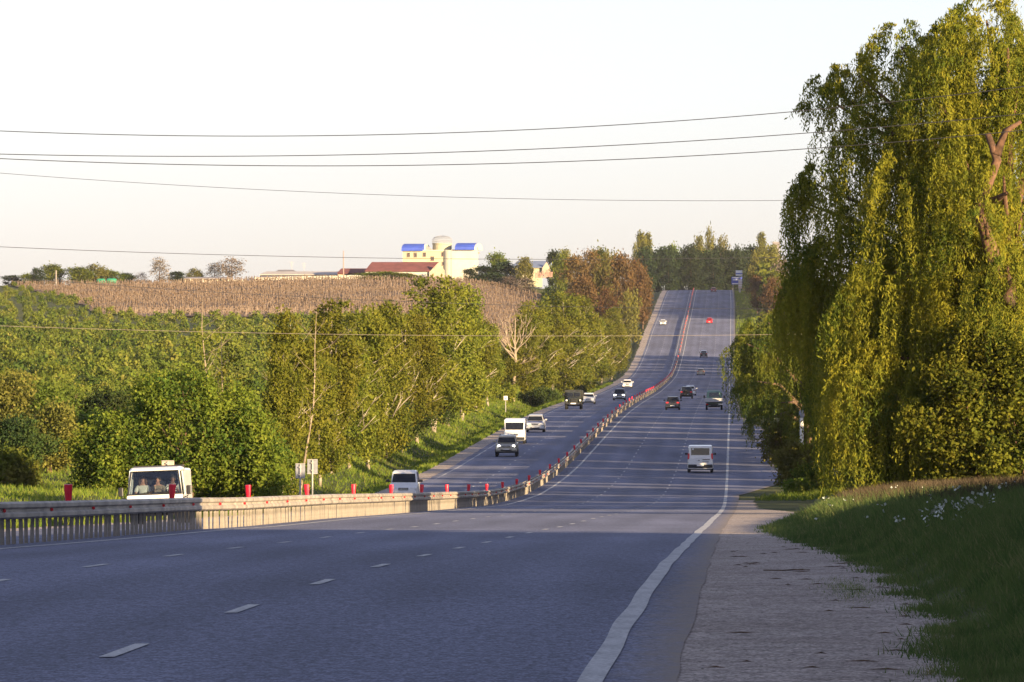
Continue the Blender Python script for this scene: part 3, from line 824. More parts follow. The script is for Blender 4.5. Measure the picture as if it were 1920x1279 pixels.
# big round tree behind the white truck
def bigtree():
    g = np.random.default_rng(3)
    loc = G(352, 345); root = empty('spreading_tree', loc); tag(root, 'broad bushy tree with low branches behind the white truck', 'tree')
    b = MB(); limb_tree(b, g, 6.4, .22, 12, 3.2, .15, 0, 7); limb_tree(b, np.random.default_rng(31), 5.6, .16, 7, 3.0, .15, .18, 7); b.build('trunk', M['bark'], root, True)
    bl = [(0, 0, 3.6, 3.0, 2.6, 2.9), (-2.6, 0, 2.8, 2.3, 2.0, 2.2), (2.6, 0, 3.0, 2.2, 2.0, 2.4), (-4.0, 0, 2.2, 1.3, 1.3, 1.2), (4.1, .3, 1.8, 1.1, 1.2, 1.5)]
    for k in range(26):
        a = g.uniform(0, math.pi); s = g.uniform(.5, 1.0); rr = g.uniform(.8, 1.02)
        bl.append((4.9 * rr * math.cos(a), g.uniform(-2.2, 2.2), 1.0 + 6.0 * rr * math.sin(a) * g.uniform(.75, 1), s, s, s))
    link('crown', crown_mesh('crown', bl, 60000, .185, M['tree'], 13, 16, .24, .5), root)
bigtree()
bush_thing('leafy_bush', 445, 352, 2.6, 5.2, M['broad'], 24000, .18, 'bright yellow green bush between the broad bushy tree and the grey signs', 301, 16, spread=.22)
bush_thing('leafy_bush', 478, 376, 1.6, 5.2, M['broad'], 16000, .18, 'bright bush close to the nearer grey sign', 302, 14, spread=.22)
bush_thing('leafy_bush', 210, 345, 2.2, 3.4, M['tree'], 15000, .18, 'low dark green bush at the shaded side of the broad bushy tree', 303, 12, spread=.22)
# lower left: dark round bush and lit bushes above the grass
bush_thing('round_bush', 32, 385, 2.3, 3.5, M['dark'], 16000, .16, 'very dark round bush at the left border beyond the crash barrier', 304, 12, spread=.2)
for i, (x, d, w, h, mk, lab) in enumerate((
        (95, 410, 2.0, 4.2, 'olive', 'yellowish bush just behind the very dark round bush'), (20, 440, 2.6, 5.6, 'olive', 'lit yellowish bush rising above the very dark round bush'),
        (150, 440, 1.9, 3.4, 'scrub', 'lit bush left of the broad bushy tree'), (70, 480, 2.6, 5.2, 'scrub', 'wide green bush in the second line of the left border'),
        (190, 500, 2.4, 4.0, 'dark', 'dark leaved bush in the hollow behind the broad bushy tree'), (-15, 520, 3.0, 5.0, 'scrub', 'bush half cut by the left border of the view'),
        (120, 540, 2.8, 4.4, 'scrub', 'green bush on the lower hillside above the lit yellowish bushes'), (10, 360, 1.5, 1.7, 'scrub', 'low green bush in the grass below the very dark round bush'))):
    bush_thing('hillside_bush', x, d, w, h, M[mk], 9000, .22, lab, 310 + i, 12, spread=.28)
# lower bushes under the roadside trees, the shade there put into dark leaf colour
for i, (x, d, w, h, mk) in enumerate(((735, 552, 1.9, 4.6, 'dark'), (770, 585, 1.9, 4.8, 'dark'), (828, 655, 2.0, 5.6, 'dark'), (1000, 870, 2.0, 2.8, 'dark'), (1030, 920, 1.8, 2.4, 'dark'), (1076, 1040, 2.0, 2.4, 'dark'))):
    bush_thing('dark_bush', x, d, w, h, M[mk], 7000, .22, '%s bush with shade put into its dark leaves under the left verge trees, counting into the distance' % ORD[i], 330 + i, 10, spread=.3)

# --- scrub over the whole left slope: one mass
def scrub():
    protos = []
    for i in range(4):
        g = np.random.default_rng(200 + i)
        p = crown_pts(rblobs(g, 2.2, 2.9, 0, 11), 680, g, 9, .34, .6)
        protos.append((leaf_quads(p, .37, .75, .5, g), leaf_quads(p[:310], .58, .75, .5, g)))
    out = []
    g = np.random.default_rng(9)
    d = 555.0
    while d < 1900:
        step = 9 + (d - 555) * .012
        xl, xh = -60, np.interp(d, [555, 700, 900, 1100, 1300, 1460, 1480, 1900], [520, 640, 800, 900, 960, 1000, 300, 300])
        if d > 1470: xl_f = np.interp(d, [1470, 1560], [260, 150])
        X = (xl - 960) * d / FPX; Xh = (xh - 960) * d / FPX
        while X < Xh:
            px = 960 + X * FPX / d
            if d > 1470 and px > np.interp(d, [1470, 1515, 1692, 1915], [255, 185, 120, 10]) + 12: break
            dd = d + g.uniform(-.5, .5) * step; xx = X + g.uniform(-1.4, 1.4)
            s = g.uniform(.55, 1.25) * (1 + .25 * vnoise(xx, dd, 25, 3.)) * np.interp(d, [555, 900, 1300, 1480, 1900], [.85, .82, .8, .6, .42])
            if vnoise(xx, dd, 11, 8.) < -.5: X += 3; continue
            pr = protos[g.integers(0, 4)][0 if d < 850 else 1]
            a = g.uniform(0, 6.28); c, sn = math.cos(a), math.sin(a)
            q = pr * s
            q = np.stack([q[:, 0] * c - q[:, 1] * sn + xx, q[:, 0] * sn + q[:, 1] * c + dd, q[:, 2] + float(gz(xx, dd)) - .1], 1)
            cen_ = q.reshape(-1, 4, 3).mean(1); q = q.reshape(-1, 4, 3)[cen_[:, 1] < dd + .8 * s].reshape(-1, 3)
            out.append(q); X += 3.4 + g.uniform(-.6, .6)
        d += step
    o = link('hillside_scrub', arr_mesh('hillside_scrub', np.concatenate(out), 4, M['scrub'])); tag(o, 'dense green scrub covering the slope below the brown vineyard', kind='stuff')
    return len(out)
NSCRUB = scrub()
# dead pale snags and bare poles poking out of the scrub
def snag(x, d, yt, label, seed):
    g = np.random.default_rng(seed); loc = G(x, d); root = empty('bare_tree', loc); tag(root, label, 'tree')
    h = float(P(x, yt, d).z) - loc.z
    b = MB(); limb_tree(b, g, h / .92, .085, 9, h * .3, .35, g.uniform(-.07, .07), 6, 0, 2); b.build('trunk', M['dead_wood'], root)
    link('crown', crown_mesh('crown', [(0, 0, h * .5, h * .16, h * .16, h * .4)], 900, .24, M['birch'], seed, 10, .3), root)
snag(392, 430, 560, 'pale bare topped tree rising behind the broad bushy tree', 81)
snag(560, 416, 588, 'bleached bare tree with forked limbs above the nearest roadside trees', 82)
snag(430, 425, 625, 'leaning bare trunk left of the bleached forked tree', 83)

# --- grove on the left near the crest and the dark wood beyond
FT = {}
def far_proto(key, m, n, leaf, w, h, z0, k, seed, spread=.6, shell=.55, bunch=12):
    g = np.random.default_rng(seed)
    b = MB(); limb_tree(b, g, h, h * .02, 8, w * .8, .25, 0, 6, 0, 1)
    FT[key] = (b.mesh('trunk', M['bark']), crown_mesh('crown', rblobs(g, w, h, z0, k), n, leaf, M[m], seed, bunch, spread, shell), h)
for i in range(3):
    far_proto('brown%d' % i, 'brown', 5200, .5, 4.2, 12, .4, 18, 400 + i)
    far_proto('round%d' % i, 'tree', 3600, .55, 3.6, 10, .8, 14, 410 + i)
    far_proto('dark%d' % i, 'far_dark', 3600, .6, 4.0, 12, .3, 15, 420 + i)
    far_proto('olive%d' % i, 'olive', 3600, .5, 3.6, 10, .6, 15, 430 + i)
    far_proto('bare%d' % i, 'twig', 1500, .42, 3.2, 10, 1.5, 16, 440 + i, .55, .5, 8)
    far_proto('poplar%d' % i, 'olive', 2600, .55, 2.0, 13, .8, 12, 450 + i, .5)
def far_tree(x, yb, yt, wpx, d, kind, label, i, group):
    tm, cm, h0 = FT['%s%d' % (kind, i % 3)]
    base = P(x, yb, d); gzv = float(gz(base.x, d)); top = P(x, yt, d).z
    z0 = min(base.z, gzv) if abs(base.z - gzv) < 6 else gzv
    z0 = gzv - .2
    h = max(2.0, top - z0); w0 = {'brown': 4.2, 'round': 3.6, 'dark': 4.0, 'olive': 3.6, 'bare': 3.2, 'poplar': 2.0}[kind] * 2.15
    sw = wpx * d / FPX / w0
    tree_of({'bare': 'bare_tree', 'poplar': 'poplar_tree'}.get(kind, 'far_tree'), tm, cm, Vector((base.x, d, z0)), i * 2.1, (sw, sw, h / h0), label, 'tree', group)
i = 0
gb = 'reddish brown grove left of the road near the crest'
for (x, yt, w, d, kind, lab) in ((1078, 482, 60, 1880, 'brown', 'reddish tree at the left end of the roadside grove'), (1112, 470, 66, 1850, 'brown', 'second reddish brown tree of the grove left of the road'), (1140, 472, 60, 1810, 'olive', 'olive green tree in the middle of the reddish grove'),
        (1165, 480, 62, 1790, 'brown', 'rust coloured tree in the middle of the reddish grove'), (1192, 486, 60, 1830, 'brown', 'rust coloured tree at the road end of the reddish grove'), (1205, 498, 44, 1770, 'brown', 'smaller rusty tree nearest the road in the reddish grove'), (1095, 520, 60, 1740, 'brown', 'low brown tree in front of the reddish grove'),
        (1060, 470, 44, 1960, 'olive', 'thin green tree behind the left end of the reddish grove'), (1128, 466, 50, 1980, 'round', 'green crown just showing over the reddish grove'), (1098, 466, 44, 2000, 'bare', 'bare twiggy crown behind the reddish grove'), (1138, 540, 56, 1690, 'brown', 'low rusty tree in front of the middle of the reddish grove'), (1178, 545, 54, 1660, 'olive', 'low olive tree below the road end of the reddish grove')):
    far_tree(x, 600, yt, w, d, kind, lab, i, gb); i += 1
gd = 'dark wood closing the road beyond the crest'
for k, x in enumerate(range(1210, 1412, 14)):
    far_tree(x, 545, 466 + 6 * math.sin(k * 1.7) + (5 if k % 2 else 0), 50, 2380 + 25 * (k % 3), 'dark', '%s dark tree of the wood closing the road beyond the crest, from its left end' % ORD[k], i, gd); i += 1
for (x, yt, w, d, kind, lab) in ((1192, 455, 30, 2430, 'olive', 'yellow green tree left of the pair of poplars above the dark wood'), (1203, 436, 26, 2440, 'poplar', 'left one of the two poplars above the left end of the dark wood'), (1217, 437, 22, 2445, 'poplar', 'right one of the two poplars above the left end of the dark wood'),
        (1330, 426, 36, 2440, 'olive', 'tallest green tree above the middle of the dark wood'), (1312, 446, 34, 2435, 'olive', 'bushy crown left of the tallest tree above the dark wood'), (1352, 444, 38, 2445, 'olive', 'bushy crown right of the tallest tree above the dark wood'), (1262, 462, 40, 2440, 'round', 'rounded green crown on top of the dark wood'),
        (1385, 460, 30, 2440, 'dark', 'dark crown beside the yellow roof behind the wood'), (1430, 436, 24, 2300, 'poplar', 'slim poplar beside the square tower above the right verge'), (1416, 470, 44, 2100, 'olive', 'olive tree right of the blue road signs'),
        (1448, 462, 54, 2050, 'olive', 'pale olive tree below the square tower'), (1468, 475, 50, 1950, 'bare', 'bare pale tree half hidden by the towering willow'), (1420, 520, 44, 1900, 'brown', 'brownish tree on the right verge just below the blue signs'), (1452, 520, 56, 1850, 'brown', 'broad brownish tree on the right verge close to the towering willow'),
        (1445, 585, 80, 1300, 'olive', 'yellow green tree behind the smaller willow on the right verge'), (1412, 608, 44, 1200, 'round', 'round green tree between the road and the yellow green tree')):
    far_tree(x, 560, yt, w, d, kind, lab, i, 'trees on the crest and the far right verge'); i += 1
gs = 'trees along the skyline of the hill'
for (x, yt, w, d, kind, lab) in ((70, 504, 24, 1950, 'dark', 'small dark tree at the left end of the skyline'), (100, 498, 40, 1960, 'round', 'green tree by the wooden pole on the skyline'), (22, 519, 40, 1965, 'dark', 'low dark clump at the far left of the skyline'), (50, 515, 26, 1960, 'round', 'low green clump left of the small dark skyline tree'),
        (150, 503, 48, 1955, 'round', 'left half of the rounded green trees before the green tanks'), (178, 497, 56, 1965, 'olive', 'rounded olive tree behind the green tanks'), (200, 508, 40, 1970, 'round', 'green tree just right of and behind the green tanks'), (236, 514, 34, 1960, 'round', 'small tree right of the green tanks'), (264, 512, 28, 1955, 'bare', 'thin small tree before the tall grey bare tree'),
        (299, 487, 38, 1950, 'bare', 'tall grey bare tree on the skyline'), (329, 511, 30, 1955, 'dark', 'dark low tree right of the tall grey bare tree'), (364, 505, 36, 1990, 'olive', 'olive tree behind the long low shed'), (402, 497, 34, 1990, 'bare', 'dark twiggy tree behind the end of the long low shed'), (434, 481, 46, 1985, 'bare', 'tall bare tree at the end of the long low shed'),
        (880, 505, 34, 1900, 'dark', 'dark bush like tree at the corner of the yellow house'), (905, 498, 50, 1905, 'round', 'green tree right of the yellow house'), (934, 474, 46, 1900, 'round', 'tall green tree right of the yellow house'), (948, 492, 50, 1895, 'dark', 'dark green tree beside the blue roofed shed'), (985, 484, 42, 1890, 'olive', 'yellowish tree in front of the blue roofed shed'),
        (1036, 469, 36, 1930, 'dark', 'dark pointed tree right of the blue roofed shed'), (1052, 480, 42, 1900, 'round', 'round green tree between the shed and the reddish grove'), (720, 509, 70, 1900, 'round', 'low green bushes in front of the red roofed barn'), (760, 512, 56, 1895, 'round', 'low green bush under the gable end of the red roofed barn'), (925, 512, 60, 1880, 'dark', 'dark low thicket at the top of the vineyard'), (955, 519, 50, 1870, 'bare', 'grey brown thicket under the blue roofed shed'), (985, 518, 50, 1865, 'bare', 'grey brown thicket close to the stone ruin'), (895, 520, 46, 1875, 'dark', 'low dark shrubs under the corner of the cream villa'), (690, 511, 60, 1900, 'round', 'low green bushes under the left end of the red roofed barn')):
    far_tree(x, 530, yt - (2 if x < 450 else 0), w * (1.3 if x < 450 else 1), d, kind, lab, i, gs); i += 1

# --- vineyard stakes and dry vines
def vines():
    g = np.random.default_rng(17)
    pb = MB(); pb.box((0, 0, .7), (.13, .13, 1.8), taper=.8); pb.box((.05, 0, .95), (.9, .05, .07)); pb.box((-.15, .02, .6), (.08, .08, 1.1), rot=Matrix.Rotation(.3, 3, 'Y'))
    pm = pb.mesh('vine_stake', M['stake'])
    near = []; quads = []; tw = []
    for d in np.arange(1478, 1912, 7.0):
        t = (d - 1470) / 445
        xl = np.interp(t, [0, .1, .5, 1], [265, 195, 130, 20]); xh = 1008
        X = (xl - 960) * d / FPX; Xh = (xh - 960) * d / FPX
        while X < Xh:
            xx = X + g.uniform(-.25, .25); z = float(gz(xx, d)) + .2
            near.append((d, xx, z)); X += 1.75
    near.sort()
    # the stakes that show largest are things of their own; the rest are one mass
    for (d, x, z) in near[:300]:
        o = link('vine_stake', pm, None, (x, d, z)); o.rotation_euler = (0, g.uniform(-.1, .1), g.uniform(-.4, .4)); o.scale = (1, 1, g.uniform(.75, 1.1))
        tag(o, 'weathered vine stake in the nearest rows at the foot of the brown vineyard', 'stake', 'vine stakes in the nearest vineyard rows')
    for (d, x, z) in near[300:]:
        w, h = .08, g.uniform(1.1, 1.7); l = g.uniform(-.2, .2)
        quads += [(x - w, d, z - .2), (x + w, d, z - .2), (x + w + l, d, z + h), (x - w + l, d, z + h), (x, d - w, z - .2), (x, d + w, z - .2), (x + l, d + w, z + h), (x + l, d - w, z + h)]
    o = link('far_vine_stakes', arr_mesh('far_vine_stakes', quads, 4, M['stake'])); tag(o, 'rows of vine stakes farther up the brown vineyard', kind='stuff')
    n = np.array([(x, d, z) for d, x, z in near]); n = np.repeat(n, 7, 0)
    n = n + np.stack([g.uniform(-.9, .9, len(n)), g.normal(0, .25, len(n)), g.uniform(.2, 1.3, len(n))], 1)
    o = link('dry_vines', arr_mesh('dry_vines', leaf_quads(n, .65, .28, .2, g), 4, M['vine'])); tag(o, 'dry brown vines along the vineyard rows', kind='stuff')
M['stake'] = mat('weathered_stake', (.23, .175, .13), .9, var=.3, scale=.5)
M['vine'] = leafmat('dry_vine', (.10, .068, .044), (.185, .128, .085), (.25, .185, .125), scale=.06, trans=.1, rnd=0)
vines()

# --- thickets that line the right side: beyond the willow and beside the camera
def thicket(name, segs, seed, label):
    protos = []
    for i in range(3):
        g = np.random.default_rng(seed + i)
        p = crown_pts(rblobs(g, 2.7, 9.5, .0, 20), 440, g, 5, .4, .5)
        protos.append(leaf_quads(p, 1.12, .8, .4, g))
    g = np.random.default_rng(seed + 9); out = []
    for (d, u, s) in segs:
        pr = protos[g.integers(0, 3)] * s
        a = g.uniform(0, 6.28); c, sn = math.cos(a), math.sin(a); X = float(xr(d)) + u
        out.append(np.stack([pr[:, 0] * c - pr[:, 1] * sn + X, pr[:, 0] * sn + pr[:, 1] * c + d, pr[:, 2] + float(gz(X, d)) - .2], 1))
    o = link(name, arr_mesh(name, np.concatenate(out), 4, M['tree'])); tag(o, label, kind='stuff')
g = np.random.default_rng(55)
segs = []
d = 284.0
nrun = 0
while d < 1560:
    s = g.uniform(.85, 1.08)
    segs.append((d, g.uniform(8.0, 9.5) + (6 if 420 < d < 480 else 0), s))
    nrun += 1
    if nrun > g.integers(3, 9): d += g.uniform(9.0, 12.5); nrun = 0
    else: d += g.uniform(3.2, 4.6)
segs += [(278, 11, 1.05), (284, 12.5, 1.1), (291, 11.5, 1.0), (455, 14, 1.4), (520, 11, 1.35), (528, 11, 1.4), (560, 11, 1.3)]
for d in np.arange(1860, 2350, 5.5): segs.append((d, g.uniform(10, 14), g.uniform(.9, 1.3)))
thicket('roadside_thicket', segs, 500, 'leafy thicket lining the right verge beyond the willows')
segs = [(d_, 13.5 + g.uniform(-1, 1.5), g.uniform(1.15, 1.45)) for d_ in np.arange(-55, 130, 4.6)] + [(d_, 20 + g.uniform(-1, 1), 1.6) for d_ in np.arange(-60, 124, 5.0)] + [(d_, 27, 1.7) for d_ in np.arange(-70, 112, 6.0)]
thicket('near_thicket', segs, 520, 'leafy trees beside the bank that shade the near road')

# --- grass
def blades(p, h, w, g, lean=.45):
    n = len(p); a = g.uniform(0, 2 * math.pi, n); hh = h * g.uniform(.5, 1.3, n)
    wd = np.stack([np.cos(a), np.sin(a), np.zeros(n)], 1) * (w * g.uniform(.6, 1.3, n))[:, None]
    tip = p + np.stack([g.normal(0, lean, n) * hh, g.normal(0, lean, n) * hh, hh], 1)
    return np.stack([p - wd, p + wd, tip], 1).reshape(-1, 3)
def grass(name, n, df, uf, h, w, m, seed, label, keep=None, zc=0.):
    g = np.random.default_rng(seed)
    d = df(g, n); u = uf(g, n, d)
    X = u + xr(d)
    if keep is not None:
        k = keep(X, d, u, g); d, u, X = d[k], u[k], X[k]
    p = np.stack([X, d, gz(X, d) - .02 + zc], 1)
    hh = h if not callable(h) else h(X, d, u)
    wv = w if not callable(w) else w(d)
    o = link(name, arr_mesh(name, blades(p, hh, wv, g), 3, m)); tag(o, label, kind='stuff')
    return o
grass('bank_grass', 210000, lambda g, n: 40 + 215 * g.uniform(0, 1, n) ** 1.25, lambda g, n, d: grav_edge(d) - .10 + np.where(g.uniform(0, 1, n) < .06, -np.abs(g.normal(0, .13, n)), g.uniform(0, 1, n) ** 1.2 * np.clip(d * .065, 1.5, 8.5)),
      lambda X, d, u: .10 + .16 * np.clip((u - grav_edge(d) + .3) / 1.5, 0, 1) + .08 * vnoise(X, d, 2, 1), lambda d: .006 + .00007 * d, M['bankgrass'], 600, 'long green grass on the right bank')
grass('bank_weeds', 60000, lambda g, n: 60 + 175 * g.uniform(0, 1, n), lambda g, n, d: grav_edge(d) + np.interp(d, [60, 100, 170, 235], [1.6, 2.2, 1.6, 1.2]) + g.uniform(0, 1, n) * 6, .42, lambda d: .006 + .00006 * d, M['weed'], 601, 'dry brown weeds standing on the right bank', keep=lambda X, d, u, g: vnoise(X, d * .35, 2.2, 4.) > -.05)
grass('shoulder_tufts', 2200, lambda g, n: 72 + 6 * g.normal(0, .5, n), lambda g, n, d: 2.2 + g.normal(0, .16, n) , .07, .006, M['grass'], 602, 'sparse tuft of grass growing in the gravel shoulder')
grass('verge_grass', 150000, lambda g, n: 180 + 1100 * g.uniform(0, 1, n) ** 1.7, lambda g, n, d: -22.3 - g.uniform(0, 1, n) ** 1.4 * np.interp(d, [180, 300, 430, 500, 1300], [20, 34, 34, 15, 12]), .3, lambda d: .012 + .00008 * d, M['grass'], 603, 'rough grass on the left verge between the road and the trees')
grass('island_grass', 14000, lambda g, n: 372 + 165 * g.uniform(0, 1, n), lambda g, n, d: np.where(d < 440, np.interp(d, [372, 400, 440], [1.6, 3.6, 4.2]), 3.6) + g.uniform(0, 1, n) * 6, .35, .03, M['grass'], 604, 'grass on the islands beside the lay-by', keep=lambda X, d, u, g: (d < 440) | (d > 491))
grass('far_verge_grass', 12000, lambda g, n: 700 + 1500 * g.uniform(0, 1, n), lambda g, n, d: 1.5 + g.uniform(0, 1, n) * 6, .4, .10, M['grass'], 605, 'grass on the far right verge')
# white flowering weeds in patches on the bank
def flowers():
    g = np.random.default_rng(66); pts = []
    for (x, y, n, sp) in ((1745, 982, 7, 9), (1770, 974, 7, 10), (1800, 964, 7, 10), (1835, 955, 5, 12), (1870, 947, 3, 16), (1700, 990, 2, 14)):
        d = 150.0
        for k in range(n):
            px = x + g.normal(0, sp); py = y + g.normal(0, 5)
            # walk out along the line of sight until it meets the bank
            dd = 70.0
            while dd < 240:
                q = P(px, py, dd)
                if float(gz(q.x, dd)) > q.z - .22: break
                dd += 1.5
            if dd < 238: pts.append((q.x, dd + g.uniform(-2, 2)))
    for k in range(26):
        d = g.uniform(60, 170); pts.append((float(xr(d) + grav_edge(d)) + g.uniform(.3, 3), d))
    c = []
    for (x, d) in pts:
        z = float(gz(x, d)) + g.uniform(.28, .42)
        for q in range(4): c.append((x + g.normal(0, .05), d + g.normal(0, .05), z + g.normal(0, .03)))
    o = link('white_flowers', arr_mesh('white_flowers', leaf_quads(np.array(c), .05, .8, 2., g), 4, M['flower'])); tag(o, 'white flower heads scattered through the bank grass', kind='stuff')
flowers()
# pebbles, a stick and crumbs on the gravel
def litter():
    g = np.random.default_rng(5); b = MB()
    for k in range(900):
        d = 44 + 110 * g.uniform(0, 1) ** 1.3; u = g.uniform(.75, 1) * .7 + g.uniform(0, 1) * (float(grav_edge(d)) - .8)
        s = g.uniform(.004, .016)
        X = float(xr(d)) + u
        b.ell((X, d, float(gz(X, d)) + .025), (s * 1.3, s * 1.5, s * .7), 5, 3)
    tag(b.build('pebbles', M['pebble']), 'loose pebbles on the gravel shoulder', kind='stuff')
    b = MB()
    for k in range(520):
        d = 46 + 75 * g.uniform(0, 1) ** 1.2; ge = float(grav_edge(d)); u = ge - abs(g.normal(0, .35)) if k % 4 else g.uniform(.7, ge)
        s = g.uniform(.003, .011); X = float(xr(d)) + u
        b.ell((X, d, float(gz(X, d)) + .02), (s * 1.6, s * 2.2, s * .45), 6, 3)
    tag(b.build('soil_clods', M['clod'], None, True), 'dark crumbs of soil along the grass edge of the gravel shoulder', kind='stuff')
    b = MB()
    for k in range(46):
        d = 46 + 70 * g.uniform(0, 1); u = g.uniform(.8, float(grav_edge(d))); X = float(xr(d)) + u; z = float(gz(X, d)) + .022; l = g.uniform(.04, .16); a = g.uniform(-.6, .6)
        b.tube([(X - l, d - l * a, z), (X, d + .01, z + .012), (X + l, d + l * a, z)], [.005, .006, .002], 4)
    tag(b.build('twigs', M['bark'], None), 'short dry twigs strewn over the gravel shoulder', kind='stuff')
    p = [P(1432, 1060, 84), P(1462, 1063, 84), P(1490, 1062, 84), P(1520, 1066, 84)]
    t = MB(); q = []
    for v in p: q.append((v.x, 84 + .3 * math.sin(v.x * 9), float(gz(v.x, 84)) + .03))
    t.tube(q, [.014, .016, .013, .006], 6); t.tube([q[2], (q[2][0] + .1, q[2][1] - .3, q[2][2] + .02)], [.008, .003], 5)
    tag(t.build('stick', M['bark']), 'thin dark stick lying across the gravel shoulder', 'stick')
M['clod'] = mat('dark_soil', (.075, .058, .042), .95, var=.3, scale=12)
M['pebble'] = mat('pebble', (.30, .265, .225), .9, var=.3, scale=20)
litter()

# ------------------------------------------------------------------ vehicles (front of each points along local -Y)
def ring(wb, wt, z0, z1, y, r=.12, dy=0.0):
    """rounded section across the car: half widths at bottom and top; dy tips the top backwards"""
    pts = []
    r = min(r, (z1 - z0) * .45, wt * .45)
    def corner(cx, cz, a0):
        for k in (0, 30, 60, 90):
            pts.append((cx + r * math.cos(R(a0 + k)), cz + r * math.sin(R(a0 + k))))
    corner(wt - r, z1 - r, 0); corner(-wt + r, z1 - r, 90); corner(-wb + r, z0 + r, 180); corner(wb - r, z0 + r, 270)
    return [(x, y + dy * (z - z0) / (z1 - z0), z) for x, z in pts]
def panel(name, pts, m, parent, th=.02, n=None):
    """a thin plate over a quad (pts counter clockwise seen from outside), standing th proud"""
    p = [Vector(q) for q in pts]
    nn = (p[1] - p[0]).cross(p[2] - p[0]).normalized()
    if n is not None and nn.dot(Vector(n)) < 0: nn = -nn
    b = MB(); b.add([tuple(q - nn * th) for q in p] + [tuple(q + nn * th * .5) for q in p],
                    [(0, 1, 2, 3)[::-1], (4, 5, 6, 7), (0, 1, 5, 4), (1, 2, 6, 5), (2, 3, 7, 6), (3, 0, 4, 7)])
    return b.build(name, m, parent)
def wheel(root, x, y, r, w):
    b = MB(); s = 1 if x > 0 else -1
    b.lathe([(r * .62, -w / 2), (r * .9, -w / 2), (r, -w * .35), (r, w * .35), (r * .9, w / 2), (r * .62, w / 2)], 20, (0, 0, 0), 'x')
    t = b.build('wheel', M['tyre'], root, False); t.location = (x, y, r)
    q = MB(); q.lathe([(.02, s * w * .46), (r * .2, s * w * .47), (r * .55, s * w * .40), (r * .64, s * w * .5), (r * .64, s * w * .3)], 16, (0, 0, 0), 'x')
    for k in range(5):
        a = 2 * math.pi * k / 5; q.box((s * w * .46, r * .35 * math.cos(a), r * .35 * math.sin(a)), (.02, .05, r * .4), rot=Matrix.Rotation(-a + math.pi / 2, 3, 'X'))
    q.build('rim', M['rim'], t)
    return t
